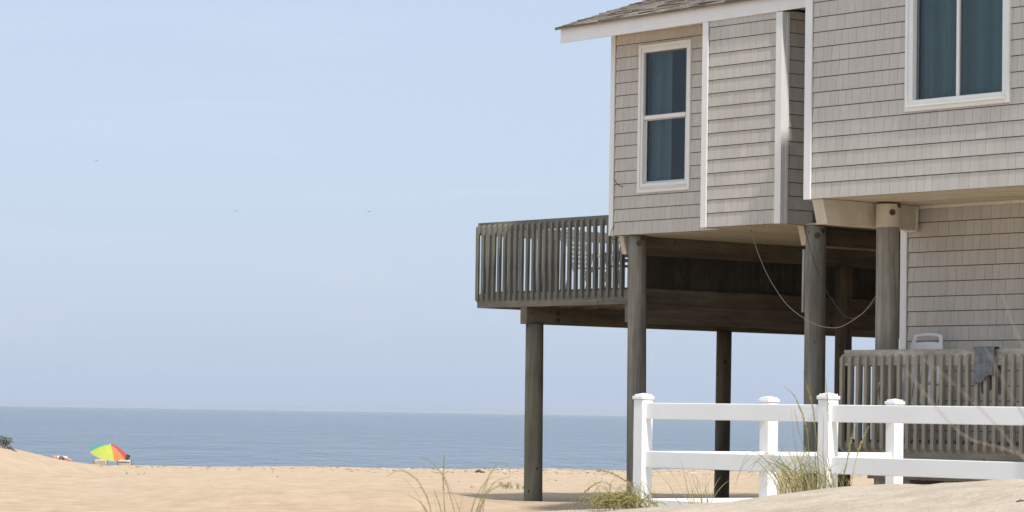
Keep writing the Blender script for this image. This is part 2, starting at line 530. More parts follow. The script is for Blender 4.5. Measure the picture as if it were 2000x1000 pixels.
# --- left wing
mb = MB(); shingles(mb, -6.775, -4.3, LZ, 6.9, wallA(LB), OUT_A, [LWIN], seed=3)
mb.build('shingle_siding', SID, house)
mb = MB(); shingles(mb, LB+.09, 12.0, LZ, 6.75, lambda x, z: Vector((-6.85, x, z)), OUT_UN, seed=31)
mb.build('shingle_siding', SID, house)
mb = MB()                                              # wall boards behind the shingles
for (a, b, c, d) in subtract([(-6.85, LZ, -2.9, 7.0)], LWIN): mb.box(a, LB, b, c, LB+.11, d)
mb.box(-6.85, LB+.11, LZ, -6.75, 12.0, 6.75); mb.box(-6.75, 11.9, LZ, 0, 12.0, 6.75)
mb.build('wall', BACK, house)
mb = MB(); mb.bbox(-6.872, LB-.028, LZ-.005, -6.782, LB-.003, 6.697, .004); mb.bbox(-6.872, LB-.003, LZ-.005, -6.853, LB+.09, 6.697, .003)
mb.build('corner_trim', TRIM, house)
# --- bay
mb = MB(); shingles(mb, -4.315, -3.0, LZ, 6.66, wallA(PB), OUT_A, seed=4, wmin=.11, wmax=.16)
mb.build('shingle_siding', SID, house)
mb = MB(); shingles(mb, PB+.1, LB+.35, LZ, 6.66, wallB(-2.9), OUT_UP, seed=5)
mb.build('shingle_siding', SID, house)
mb = MB(); mb.box(-4.425, PB, LZ, -2.9, LB, 6.64); mb.box(-3.2, LB+.115, LZ, -2.9, LB+1.6, 6.9); mb.build('wall', BACK, house)
mb = MB(); mb.bbox(-4.435, PB-.03, LZ-.005, -4.322, PB-.003, 6.635, .004); mb.box(-4.435, PB-.003, LZ-.005, -4.428, LB-.02, 6.63)
mb.build('corner_trim', TRIM, house)
mb = MB(); mb.bbox(-2.995, PB-.03, LZ-.005, -2.875, PB-.003, 6.64, .004); mb.bbox(-2.898, PB-.003, LZ-.005, -2.875, PB+.105, 6.64, .003)
mb.bbox(-2.875, PB+.055, LZ-.005, -2.868, PB+.1, 6.64, .002)
mb.build('corner_trim', TRIM, house)
# --- near wing
mb = MB(); shingles(mb, .1, 5.6, NZ, 7.56, wallA(0), OUT_A, [NWIN], seed=6)
mb.build('shingle_siding', SID, house)
mb = MB(); shingles(mb, .1, 11.0, NZ, 7.56, wallB(0), OUT_UN, seed=61, wmin=.12, wmax=.2)
mb.build('shingle_siding', SID, house)
mb = MB()
for (a, b, c, d) in subtract([(0, NZ, 5.7, 7.56)], NWIN): mb.box(a, 0, b, c, .12, d)
mb.box(0, .12, NZ, .12, 12.0, 7.56); mb.box(5.58, .12, NZ, 5.7, 12.0, 7.56); mb.box(.12, 11.88, NZ, 5.58, 12.0, 7.56)
mb.build('wall', BACK, house)
mb = MB(); mb.bbox(-.022, -.032, NZ-.005, .094, -.004, 7.56, .004); mb.bbox(-.022, -.004, NZ-.005, -.003, .1, 7.56, .003)
mb.build('corner_trim', TRIM, house)
# --- lower storey under the near wing
mb = MB(); shingles(mb, .09, 5.6, 1.12, NZ-.01, wallA(WB), OUT_A, seed=8, start=1.05)
mb.build('shingle_siding', SID, house)
mb = MB(); mb.box(0, WB, .3, 5.7, WB+.1, NZ); mb.box(0, WB+.1, .3, .1, 12.0, NZ); mb.box(5.6, WB+.1, .3, 5.7, 12.0, NZ); mb.build('wall', BACK, house)
mb = MB(); mb.bbox(-.025, WB-.03, 1.1, .085, WB-.003, NZ-.005, .004); mb.bbox(-.025, WB-.003, 1.1, -.004, WB+.09, NZ-.005, .003)
mb.build('corner_trim', TRIM, house)
mb = MB(); mb.bbox(.30, WB-.055, NZ-.04, 5.6, WB-.026, NZ-.003, .004); mb.build('soffit_moulding', TRIMC, house)

# --- soffits
mb = MB(); w = .102; u = .03
b = .025
while b < WB+.2:                                     # near wing: boards run along the facade
    mb.box(.005, b, NZ-.0-.004*rnd.random(), 5.6, b+w-.013, NZ+.02, rnd.random()); b += w
mb.build('soffit', SOF, house)
mb = MB(); u = -6.83
while u < -.05:                                       # left wing: boards run into the house
    b0 = LB+.02 if not (-4.4 < u < -3.0) else PB+.02
    mb.box(u, b0, LZ-.004*rnd.random(), u+w-.013, 11.9, LZ+.02, rnd.random()); u += w
mb.build('soffit', SOF, house)
mb = MB(); mb.box(-6.75, LB+.12, LZ+.05, -.01, 11.88, LZ+.16); mb.box(.13, .13, NZ+.05, 5.57, 11.87, NZ+.16); mb.build('floor', BACK, house)

# --- eave, fascia, roof of the left wing
FB = 2.27
fz = lambda u: 6.612 + .040*(u+7.46)/4.9             # the fascia rises very slightly
mb = MB()
cuts = [-7.46, -5.70, -2.95, -.03]
for a, c in zip(cuts, cuts[1:]):
    a2, c2 = a+.0015, c-.0015
    v = [(a2, FB, fz(a)), (c2, FB, fz(c)), (c2, FB, fz(c)+.215), (a2, FB, fz(a)+.215)]
    v2 = [(x, FB+.026, z) for x, _, z in v]
    mb.raw(v+v2, [(0,1,2,3), (5,4,7,6), (4,5,1,0), (3,2,6,7), (4,0,3,7), (1,5,6,2)])
mb.build('fascia', TRIM, house)
mb = MB(); mb.box(-6.88, FB+.028, 6.70, -.03, LB-.024, 6.715)
mb.build('eave_soffit', TRIMC, house)
SL = 1/3.0
RB, RZ = FB-.05, 6.828                               # drip edge
def roofpt(u, t):                                    # t = run into the house
    return Vector((u, RB+t, RZ + .04*(u+7.46)/4.9*.9 + SL*t))
RIDGE = 4.9
mb = MB()
t = 0.0; k = 0
ex = .135
while t < RIDGE:
    u = -7.53 + (.0 if k % 2 else -.14) 
    while u < -.05:
        wv = rnd.choice((.16, .2, .26, .33)) * rnd.uniform(.85, 1.15)
        a, c = max(u, -7.53)+.003, min(u+wv, -.03)-.003
        if c-a > .02:
            tone = min(1, max(0, rnd.gauss(.5, .24)))
            thick = rnd.choice((.011, .011, .02))
            n = Vector((0, -SL, 1)).normalized()
            dt = rnd.uniform(-.006, .006)
            p = [roofpt(a, t+dt)+n*thick, roofpt(c, t+dt)+n*thick, roofpt(c, t+ex*1.05)+n*.004, roofpt(a, t+ex*1.05)+n*.004]
            q = [roofpt(a, t+dt), roofpt(c, t+dt), roofpt(c, t+ex*1.05)-n*.004, roofpt(a, t+ex*1.05)-n*.004]
            mb.raw(p+q, [(0,1,2,3), (4,5,1,0), (5,6,2,1), (7,4,0,3)], tone)
        u += wv
    t += ex; k += 1
n = Vector((0, -SL, 1)).normalized()
top0, top1 = roofpt(-7.53, RIDGE), roofpt(-.03, RIDGE)
e0, e1 = roofpt(-7.53, 0), roofpt(-.03, 0)
bk0, bk1 = Vector((-7.53, RB+2*RIDGE, RZ)), Vector((-.03, RB+2*RIDGE, RZ))
d = Vector((0, 0, -.03))
mb.raw([e0-n*.004, e1-n*.004, top1-n*.004, top0-n*.004, e0+d, e1+d, top1+d, top0+d, bk0, bk1, bk0+d, bk1+d],
       [(0,1,2,3), (5,4,7,6), (4,5,1,0), (7,4,0,3), (3,2,9,8), (6,7,10,11), (8,9,11,10), (3,8,10,7), (1,5,6,2)], .4)
roof = mb.build('roof', ROOF, house)
mb = MB()                                             # white rake board on the seaward gable, gable wall
for s0, s1 in ((0, 1),):
    a0, a1 = Vector((-7.45, RB+.07, 6.63)), Vector((-7.45, RB+RIDGE, 6.63+SL*(RIDGE-.07)))
    a2 = Vector((-7.45, RB+2*RIDGE-.05, 6.63))
    for p0, p1 in ((a0, a1), (a1, a2)):
        up = Vector((0, 0, .17)); ou = Vector((.025, 0, 0))
        mb.raw([p0, p1, p1+up, p0+up, p0+ou, p1+ou, p1+up+ou, p0+up+ou], [(0,3,2,1), (4,5,6,7), (0,1,5,4), (3,7,6,2), (0,4,7,3), (1,2,6,5)])
mb.build('rake_board', TRIM, house)
mb = MB(); mb.raw([(-6.85, LB, 6.72), (-6.85, 12.0, 6.72), (-6.85, 7.1, 8.33), (-6.75, LB, 6.72), (-6.75, 12.0, 6.72), (-6.75, 7.1, 8.33)], [(0,2,1), (3,4,5), (0,3,5,2), (1,2,5,4)])
mb.build('gable', SID, house)
# --- near wing roof (above the picture)
mb = MB(); mb.raw([(-.4, -.4, 7.56), (6.2, -.4, 7.56), (6.2, 12.5, 7.56), (-.4, 12.5, 7.56), (-.4, 4.5, 9.2), (6.2, 4.5, 9.2)], [(3,2,1,0), (0,1,5,4), (2,3,4,5), (0,4,3), (1,2,5)], .5)
mb.build('roof', ROOF, house)

# --- windows
def frame_rect(mb, u0, z0, u1, z1, w, b0, b1, ws=None, wt=None):
    ws = w if ws is None else ws; wt = w if wt is None else wt
    mb.bbox(u0, b0, z0, u0+w, b1, z1, .004)
    mb.bbox(u1-w, b0, z0, u1, b1, z1, .004)
    mb.bbox(u0+w+.0005, b0, z1-wt, u1-w-.0005, b1, z1, .004)
    mb.bbox(u0+w+.0005, b0, z0, u1-w-.0005, b1, z0+ws, .004)
def curtain(mb, u0, u1, z0, z1, b, folds, amp=.035, seed=0):
    rg = random.Random(seed); n = int((u1-u0)/.012)
    ph = [rg.uniform(0, 6) for _ in range(3)]
    prev = None
    for i in range(n+1):
        u = u0 + (u1-u0)*i/n; x = (u-u0)
        def off(fl): return amp*math.sin(x*folds+ph[0]+fl) + amp*.5*math.sin(x*folds*2.3+ph[1]+fl*.5)
        cur = (Vector((u, b+off(0), z1)), Vector((u, b+off(.25), (z0+z1)/2)), Vector((u, b+off(.5), z0)))
        if prev:
            tn = .5+.5*math.sin(x*folds*.7+ph[2])
            mb.face([prev[1], cur[1], cur[0], prev[0]], tn); mb.face([prev[2], cur[2], cur[1], prev[1]], tn)
        prev = cur
# seaward double-hung window
b = LB
u0, z0, u1, z1 = LWIN
mb = MB(); frame_rect(mb, u0, z0, u1, z1, .05, b-.035, b+.02, .06, .045)
frame_rect(mb, u0+.051, z0+.061, u1-.051, z1-.046, .042, b-.022, b+.06, .065, .06)
win = mb.build('window', TRIM, house)
def sill(u0, u1, z, b0, win):
    mb = MB(); v = [(u0, b0, z), (u1, b0, z), (u1, b0+.03, z+.022), (u0, b0+.03, z+.022), (u0, b0, z-.01), (u1, b0, z-.01), (u1, b0+.03, z-.01), (u0, b0+.03, z-.01)]
    mb.raw(v, [(0,1,2,3), (5,4,7,6), (4,5,1,0), (7,4,0,3), (1,5,6,2)]); mb.build('sill', TRIMC, win)
sill(u0+.052, u1-.052, z0+.063, b-.0225-.03, win)
mb = MB(); mb.bbox(-6.168, b+.004, 5.47, -5.305, b+.045, 5.525, .004); mb.build('meeting_rail', TRIM, win)
mb = MB(); frame_rect(mb, -6.166, 4.577, -5.307, 5.468, .028, b+.03, b+.05, .03, .012); mb.build('lower_sash', SASH, win)
mb = MB(); frame_rect(mb, -6.166, 5.527, -5.307, 6.407, .016, b+.018, b+.034, .012, .018); mb.build('upper_sash', SASHD, win)
mb = MB(); mb.box(-6.15, b+.024, 5.53, -5.32, b+.027, 6.39); mb.build('pane', GLASS, win)
mb = MB(); mb.box(-6.14, b+.038, 4.6, -5.33, b+.041, 5.46); mb.build('pane', GLASS, win)
mb = MB(); curtain(mb, -6.2, -5.76, 4.3, 6.6, b+.15, 42, .016, 4); o = mb.build('curtain', CURT, win)
mb = MB(); curtain(mb, -5.36, -5.2, 4.3, 6.6, b+.13, 42, .016, 9); o = mb.build('curtain', CURT, win)
# near sliding window
u0, z0, u1, z1 = NWIN; b = 0
mb = MB(); frame_rect(mb, u0, z0, u1, z1, .04, b-.04, b+.02, .05, .05)
frame_rect(mb, u0+.041, z0+.051, u1-.041, z1-.051, .07, b-.026, b+.07, .075, .07)
win = mb.build('window', TRIM, house)
sill(u0+.043, u1-.043, z0+.054, b-.0265-.03, win)
mb = MB(); mb.bbox(2.395, b+.0, 4.978, 2.437, b+.05, 7.03, .003); mb.build('centre_stile', TRIM, win)
mb = MB(); frame_rect(mb, 1.745, 4.978, 2.394, 7.027, .035, b+.035, b+.055, .012, .02); mb.build('left_sash', SASHD, win)
mb = MB(); frame_rect(mb, 2.438, 4.978, 3.108, 7.027, .016, b+.02, b+.038, .014, .02); mb.build('right_sash', SASHD, win)
mb = MB(); mb.box(1.775, b+.044, 4.988, 2.39, b+.047, 7.01); mb.build('pane', GLASS, win)
mb = MB(); mb.box(2.45, b+.028, 4.988, 3.10, b+.031, 7.01); mb.build('pane', GLASS, win)
mb = MB(); curtain(mb, 1.70, 3.2, 4.7, 7.2, b+.13, 34, .012, 12); mb.build('curtain', CURT, win)

# --- beams and piles of the house
def beam(u0, u1, z0, z1, b0, b1, cut=.08, name='beam', mat=BEAM):
    mb = MB()
    v = [(u0, b0, z1), (u1, b0, z1), (u1, b0+cut, z0), (u0, b0+cut, z0), (u0, b1, z1), (u1, b1, z1), (u1, b1, z0), (u0, b1, z0)]
    mb.raw(v, [(0,3,2,1), (4,5,6,7), (0,1,5,4), (3,7,6,2), (1,2,6,5), (0,4,7,3)])
    return mb.build(name, mat, house)
for (bu0, bu1, bz, bb) in ((-6.72, -6.63, 3.62, 2.775), (-3.06, -2.955, 3.625, 2.76)):
    bm_ = beam(bu0, bu1, bz, LZ-.006, bb+.1, 11.9, 0, mat=DECKB)      # undercroft shade put into the joist's darker wood; nose in beam paint
    mb = MB(); c0 = .08*(.1/.1)
    v = [(bu0-.003, bb, LZ-.007), (bu1+.003, bb, LZ-.007), (bu1+.003, bb+.075, bz-.003), (bu0-.003, bb+.075, bz-.003), (bu0-.003, bb+.115, LZ-.007), (bu1+.003, bb+.115, LZ-.007), (bu1+.003, bb+.115, bz-.003), (bu0-.003, bb+.115, bz-.003)]
    mb.raw(v, [(0,3,2,1), (4,5,6,7), (3,7,6,2), (1,2,6,5), (0,4,7,3)]); mb.build('painted_nose', BEAM, bm_)
near_beam = beam(.085, .265, 3.635, NZ-.006, .012, WB-.04)
mb = MB(); mb.bbox(.075, WB-.075, 3.612, .285, WB-.034, 3.634, .003); mb.bbox(.266, WB-.075, 3.634, .285, WB-.034, NZ-.006, .003); mb.build('beam_end_cap', TRIMC, near_beam)
mb = MB(); mb.bbox(.266, .70, 3.64, .274, .76, 3.92, .003); mb.build('joint_strip', BEAM, near_beam)

def pile(u, b, z0, z1, r0, r1, lean=(0, 0), parent=house, mat=PILE, name='pile', base=(0, 0, 0), seed=0):
    mb = MB(base); pts = []; rr = []
    n = 14; k = 20
    vs = []; fs = []
    for i in range(n):
        t = i/(n-1)
        z = z0+(z1-z0)*t
        r = r0+(r1-r0)*t
        cx, cy = u+lean[0]*t, b+lean[1]*t
        for j in range(k):
            an = 2*math.pi*j/k
            rj = r*(1+.035*noise.noise(Vector((math.cos(an)*1.3+seed*7, math.sin(an)*1.3, z*.55)))+.012*noise.noise(Vector((math.cos(an)*4, math.sin(an)*4+seed, z*3))))
            vs.append((cx+rj*math.cos(an), cy+rj*math.sin(an), z))
    for i in range(n-1):
        for j in range(k):
            j2 = (j+1) % k
            fs.append((i*k+j, i*k+j2, (i+1)*k+j2, (i+1)*k+j))
    fs.append(tuple(reversed(range(k)))); fs.append(tuple(range((n-1)*k, n*k)))
    mb.raw(vs, fs); mb.smooth = True
    return mb.build(name, mat, parent)
def bolt(p, axis, parent, r=.022, plate=True, base=(0, 0, 0)):
    mb = MB(base); p = Vector(p); a = Vector(axis).normalized()
    mb.tube([p, p+a*.02], r, 6)
    if plate: mb.tube([p-a*.01, p+a*.008], r*1.9, 12)
    mb.build('bolt', METAL, parent)
p1 = pile(-6.40, 2.90, -.3, LZ-.01, .138, .128, (-.06, 0), seed=1)
p2 = pile(-2.825, 2.875, -.3, LZ-.01, .145, .135, (-.01, 0), seed=2)
p3 = pile(.44, .93, -.3, NZ-.02, .148, .134, (-.01, -.01), seed=3)
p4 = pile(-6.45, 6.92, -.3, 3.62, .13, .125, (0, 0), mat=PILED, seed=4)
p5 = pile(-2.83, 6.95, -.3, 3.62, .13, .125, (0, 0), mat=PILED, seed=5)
for pp in ((2.6, .93), (4.8, .93)): pile(pp[0], 1.3, -.3, NZ-.02, .14, .13, seed=int(pp[0]*3))
mb = MB(); mb.tube([(.4315, .921, 3.625), (.43, .92, 3.70), (.43, .92, NZ-.03)], [.144, .1425, .141], 24, False); mb.smooth = True; mb.build('painted_collar', BEAM, p3)
bolt((.56, .865, 3.80), (.9, -.5, 0), p3, .02); bolt((.567, .97, 3.885), (1, .3, 0), p3, .016)
bolt((-2.72, 2.79, 3.74), (.8, -.65, 0), p2, .02); bolt((-2.695, 2.87, 3.80), (1, 0, 0), p2, .014)
bolt((-6.345, 2.83, 3.76), (.8, -.6, 0), p1, .02); bolt((-6.33, 2.88, 3.83), (1, 0, 0), p1, .016)
bolt((-6.32, 6.92, 3.0), (1, -.2, 0), p4, .02)
mb = MB(); mb.tube([toH(at(1570.5, 487, 39.85)), toH(at(1569.5, 540, 39.85)), toH(at(1568.5, 610, 39.85))], .0205, 10); mb.smooth = True; mb.build('conduit', CONDUIT, p2)
for zz in (3.5, 3.1):
    pass

# ------------------------------------------------------------------ raised seaward deck
dbase = Vector((-8.7, 3.12, 0))
deck = thing('raised_deck', 'weathered grey raised timber deck with slatted railing on tall piles facing the sea', 'deck', H(*dbase), HROT)
DZ = 3.15
def baluster_mesh(h, name):
    mb = MB(); s = .048; c = .05
    prof = [(0, c), (0, h-c), (s, h), (s, 0)]       # (b,z): front cut back at both ends
    v = [(0, y_, z_) for y_, z_ in prof] + [(s, y_, z_) for y_, z_ in prof]
    mb.raw(v, [(0,1,2,3), (7,6,5,4), (4,5,1,0), (5,6,2,1), (6,7,3,2), (7,4,0,3)])
    return mb.mesh(name)
bal = baluster_mesh(1.185, 'baluster'); bal.materials.append(DECKV)
def put_bal(mesh, parent, base, u, b, z, rot=0.0, jit=True):
    o = bpy.data.objects.new('baluster', mesh); COL.objects.link(o); o.parent = parent
    o.location = Vector((u, b, z)) - Vector(base)
    o.rotation_euler = (R(rnd.uniform(-.25, .25)), R(rnd.uniform(-.35, .35)) if jit else 0, rot)
    return o
DB = 3.12
fr = deck
U0, U1 = -10.47, -6.92
mb = MB(dbase); mb.bbox(U0, DB+.041, 4.072, U1, DB+.079, 4.218, .004, .55); mb.build('top_rail', DECKU, deck)
mb = MB(dbase); mb.bbox(U0+.001, DB+.041, 2.935, U1, DB+.08, 3.145, .004, .5); mb.build('rim_board', DECKU, deck)
n = 24
uu = U0+.003
for i in range(n+1):
    put_bal(bal, deck, dbase, uu, DB, 3.01); uu += .131+.0008*i
# sea-end railing (runs into the depth), outer face towards -u
mb = MB(dbase); mb.bbox(U0-.002, DB+.081, 4.03, U0+.036, 11.5, 4.19, .004, .3); mb.build('top_rail', DECKU, deck)
mb = MB(dbase); mb.bbox(U0-.002, DB+.081, 2.935, U0+.036, 11.5, 3.145, .004, .5); mb.build('rim_board', DECKB, deck)
for i in range(60): put_bal(bal, deck, dbase, U0-.006, DB+.2+i*.136, 3.01, -math.pi/2)
# deck floor, right-hand edge and girders
mb = MB(dbase); b = DB+.09
while b < 11.5:
    mb.box(U0+.04, b, DZ-.004*rnd.random()-.003, U1-.04, b+.136, DZ+.022, rnd.random()); b += .142
mb.build('floor_boards', DECKU, deck)
mb = MB(dbase)
b = DB+.5
while b < 11.4: mb.box(U0+.04, b, 2.94, U1-.04, b+.04, 3.135, .3); b += .5
mb.build('joists', DECKB, deck)
mb = MB(dbase); mb.bbox(-6.958, DB+.081, 2.938, -6.915, 11.5, 3.158, .004, .5); mb.build('rim_board', DECKB, deck)
mb = MB(dbase); mb.bbox(-6.95, DB-.02, 2.672, -6.862, 11.5, 2.930, .005, .45); mb.build('girder', DECKB, deck)
g = MB(dbase); g.bbox(-9.40, DB+.03, 2.682, -9.25, 11.7, 2.932, .006, .35); gird = g.build('girder', DECKB, deck)
bolt((-9.249, 3.75, 2.86), (1, 0, 0), gird, .02, base=dbase); bolt((-9.249, 3.75, 2.75), (1, 0, 0), gird, .02, base=dbase)
mb = MB(dbase); mb.bbox(-7.02, DB+.09, 2.95, -6.96, DB+.16, 4.07, .005); mb.build('corner_post', DECKV, deck)
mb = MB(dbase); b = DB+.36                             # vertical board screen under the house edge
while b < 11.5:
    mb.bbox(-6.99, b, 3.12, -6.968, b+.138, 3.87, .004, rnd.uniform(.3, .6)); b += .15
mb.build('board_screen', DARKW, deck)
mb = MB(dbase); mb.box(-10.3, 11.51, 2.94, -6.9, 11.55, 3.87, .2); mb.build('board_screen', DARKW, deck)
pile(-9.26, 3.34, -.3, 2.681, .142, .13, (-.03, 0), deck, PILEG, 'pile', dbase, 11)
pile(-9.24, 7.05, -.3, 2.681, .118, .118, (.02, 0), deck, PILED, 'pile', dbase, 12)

# --- unseen boards added at the back under the house to keep the undercroft dark
mb = MB(); mb.box(-6.86, 11.92, 2.6, -.02, 11.98, LZ-.01, .3); mb.build('added_skirt_boards', DARKW, house)
mb = MB(); mb.bbox(-6.80, 11.6, 2.68, -.05, 11.75, 3.0, .005, .2); mb.build('beam', DECKB, house)

# ------------------------------------------------------------------ lower deck
lbase = Vector((1.5, .6, 0))
low = thing('low_deck', 'weathered low timber deck with slatted railing tucked under the house overhang', 'deck', H(*lbase), HROT)
LBB = .6
bal2 = baluster_mesh(1.15, 'baluster'); bal2.materials.append(LOWV)
n = 34
for i in range(n): put_bal(bal2, low, lbase, -.032+i*.1362, LBB, .972)
mb = MB(lbase); mb.bbox(0.0, LBB+.041, 1.985, 4.8, LBB+.079, 2.172, .005, .55); mb.build('top_rail', RAILW, low)
mb = MB(lbase); mb.bbox(0.0, LBB+.041, .88, 4.8, LBB+.08, 1.085, .005, .5); mb.build('rim_board', DECKU, low)
mb = MB(lbase); b = LBB+.09
while b < WB-.05:
    mb.box(0, b, 1.085, 4.8, min(b+.136, WB-.035), 1.115, rnd.random()); b += .142
mb.build('floor_boards', DECKU, low)
mb = MB(lbase); mb.bbox(.33, LBB+.12, .66, 4.8, LBB+.21, .875, .005, .3); mb.bbox(.33, WB-.2, .66, 4.8, WB-.1, .875, .005, .3); mb.build('girder', DECKB, low)
mb = MB(lbase); mb.bbox(0, LBB+.081, .89, .04, WB-.04, 1.08, .004, .4); mb.build('rim_board', DECKB, low)
for (u, b) in ((.98, LBB+.165), (1.62, LBB+.165), (3.6, LBB+.165), (1.0, WB-.15), (3.6, WB-.15)):
    mb = MB(lbase); mb.bbox(u-.05, b-.05, -.2, u+.05, b+.05, .658, .006); mb.build('post', PILED, low)
for i in range(6): put_bal(bal2, low, lbase, -.005, LBB+.17+i*.142, .972, -math.pi/2)
mb = MB(lbase); mb.bbox(0.0, LBB+.081, 1.985, .038, WB-.04, 2.165, .005, .5); mb.build('top_rail', DECKB, low)

# ------------------------------------------------------------------ cloth over the rail
cb = H(2.3, LBB+.06, 2.18)
mb = MB(); nu, nv = 26, 26
u0, u1 = 2.125, 2.455
def cl(i, j, off=0):
    s = i/nu; u = u0+(u1-u0)*s
    L = .36 + .05*(1-s) - (.05 if s > .62 else 0) + .012*math.sin(s*21)
    t = j/nv
    f = math.sin(s*15+.8)*.014 + math.sin(s*31+2)*.006
    if t < .42:      # front flap, bottom to top
        q = t/.42; z = 2.185 - L*(1-q)
        uu = u + .05*(q-1)*(1-2*s)*-.25 + (.045 if s < .3 else .0)*q*(.3-s)/.3
        return Vector((uu+.008*math.sin(q*7+s*9), LBB-.012-(1-q)*.012 + f*(1.1-q), z))
    if t < .56:
        q = (t-.42)/.14
        return Vector((u, LBB-.012+q*.10, 2.185+.012*math.sin(q*math.pi)))
    q = (t-.56)/.44
    return Vector((u+.03*q, LBB+.088+f*q+.01, 2.185-q*(.50+.03*math.sin(s*9))))
for i in range(nu):
    for j in range(nv):
        mb.face([H(*cl(i, j))-cb, H(*cl(i+1, j))-cb, H(*cl(i+1, j+1))-cb, H(*cl(i, j+1))-cb])
mb.smooth = True
c = mb.build('shorts', CLOTH, None, cb)
import bmesh
def weld(o, d=.0005):
    bm = bmesh.new(); bm.from_mesh(o.data); bmesh.ops.remove_doubles(bm, verts=bm.verts, dist=d); bm.to_mesh(o.data); bm.free()
weld(c)
sm = c.modifiers.new('thickness', 'SOLIDIFY'); sm.thickness = .006
tag(c, 'dark grey swim shorts hung to dry over the lower deck railing', 'shorts')

# ------------------------------------------------------------------ chairs
def resin_chair(label, loc, rot):
    """high-back white plastic chair with a slotted back; faces +y in its own frame"""
    t = thing('plastic_chair', label, 'chair', loc, rot); t.scale = (1.1, 1, 1)
    # back: grid with slots
    mb = MB(); nu, nv = 24, 26
    def bp(i, j):
        s = i/nu*2-1; q = j/nv
        hw = .235 - .05*q + .03*math.sin(q*math.pi)
        zt = .36 + q*.885 + .03*q*(1-s*s)*.9
        return Vector((s*hw, -.20-.20*q+.03*s*s, zt))
    for i in range(nu):
        for j in range(nv):
            s = (i+.5)/nu*2-1; q = (j+.5)/nv
            if .885 < q < .955 and abs(s) < .72: continue
            if .15 < q < .76 and i % 4 in (1,) and 3 < i < nu-3: continue
            mb.face([bp(i, j), bp(i+1, j), bp(i+1, j+1), bp(i, j+1)])
    mb.smooth = True
    o = mb.build('backrest', PLASTIC, t); weld(o); m = o.modifiers.new('t', 'SOLIDIFY'); m.thickness = .016; m.offset = 0
    mb = MB()
    for i in range(9):
        y0 = -.2+i*.05; mb.bbox(-.23, y0, .40+.012*abs(i-4)*.5, .23, y0+.042, .424+.012*abs(i-4)*.5, .006)
    mb.bbox(-.25, -.22, .385, -.23, .26, .43, .005); mb.bbox(.23, -.22, .385, .25, .26, .43, .005)
    mb.build('seat', PLASTIC, t)
    for sx in (-1, 1):
        for (y0, y1) in ((.22, .30), (-.2, -.30)):
            mb = MB(); mb.tube([(sx*.24, y0, .40), (sx*.255, (y0+y1)/2, .2), (sx*.27, y1, 0)], [.026, .022, .019], 8); mb.smooth = True; mb.build('leg', PLASTIC, t)
        mb = MB(); mb.tube(spline([(sx*.235, -.33, .68), (sx*.27, -.1, .66), (sx*.28, .18, .655), (sx*.275, .255, .60), (sx*.25, .24, .42)], 12), [.022]*12, 8); mb.smooth = True; mb.build('armrest', PLASTIC, t)
    return t
hc = toH(atB(1808, 700, 1.28))
resin_chair('white high-back plastic chair behind the lower deck railing', H(hc.x, 1.02, 1.116), HROT + R(190))

def slat_chair(label, loc, rot, mat):
    t = thing('deck_chair', label, 'chair', loc, rot, 'armchairs on the raised deck'); t.scale = (.86, .86, .84)
    mb = MB()
    for i in range(8):
        z = .47+i*.083; y = -.20-.30*(z-.42)
        mb.raw([(-.23, y, z), (.23, y, z), (.23, y-.02, z+.06), (-.23, y-.02, z+.06), (-.23, y-.022, z), (.23, y-.022, z), (.23, y-.042, z+.06), (-.23, y-.042, z+.06)], [(0,1,2,3), (5,4,7,6), (4,5,1,0), (3,2,6,7), (4,0,3,7), (1,5,6,2)])
    for sx in (-1, 1): mb.tube([(sx*.245, -.17, .36), (sx*.245, -.43, 1.13)], .017, 8)
    mb.build('backrest', mat, t)
    mb = MB()
    for i in range(7): mb.bbox(-.24, -.2+i*.068, .405, .24, -.2+i*.068+.055, .428, .004)
    mb.build('seat', mat, t)
    for sx in (-1, 1):
        mb = MB(); mb.bbox(sx*.27-.028, -.3, .63, sx*.27+.028, .29, .655, .006); mb.build('armrest', mat, t)
        mb = MB(); mb.tube(spline([(sx*.265, .26, .63), (sx*.265, .22, .45), (sx*.265, .10, .30), (sx*.265, .16, .14), (sx*.265, .27, 0)], 12), [.018]*12, 8); mb.build('leg', mat, t)
        mb = MB(); mb.tube([(sx*.265, -.26, .63), (sx*.265, -.24, .4), (sx*.265, -.34, 0)], .018, 8); mb.build('leg', mat, t)
    return t
fl = DZ+.023
ca = toH(at(1206, 520, 44.6)); slat_chair('grey slatted armchair on the raised deck, half behind the house corner', H(-7.82, 3.85, fl), HROT+R(75), GREYP)
slat_chair('pale plastic armchair behind the balusters in the middle of the raised deck', H(-8.75, 3.95, fl), HROT+R(-80), PLASTIC)

# ------------------------------------------------------------------ white fence
fb = Vector((4.99, -6.80, 0))
fence = thing('rail_fence', 'white vinyl post and rail fence turning a corner on the dune', 'fence', H(*fb), HROT)
def fence_post(u, b, ztop, zb):
    mb = MB(fb); h = .0635
    mb.bbox(u-h, b-h, zb, u+h, b+h, ztop-.062, .006); p = mb.build('post', FENCE, fence)
    mb = MB(fb)
    mb.bbox(u-.073, b-.073, ztop-.060, u+.073, b+.073, ztop-.028, .005)
    mb.bbox(u-.058, b-.058, ztop-.0275, u+.058, b+.058, ztop-.012, .004)
    v = [(u-.045, b-.045, ztop-.012), (u+.045, b-.045, ztop-.012), (u+.045, b+.045, ztop-.012), (u-.045, b+.045, ztop-.012), (u, b, ztop)]
    mb.raw(v, [(0,1,4), (1,2,4), (2,3,4), (3,0,4)]); mb.build('post_cap', FENCE, p)
fence_post(5.04, -6.8, 1.560, -.1); fence_post(7.445, -6.8, 1.575, .2); fence_post(9.9, -6.8, 1.585, .4)
fence_post(4.99, -5.20, 1.558, -.1); fence_post(4.99, -3.53, 1.560, -.1)
RL = [(1.324, 1.471), (.888, 1.034), (.455, .601)]
segA = [(5.08, 7.405), (7.485, 9.86), (9.94, 12.4)]
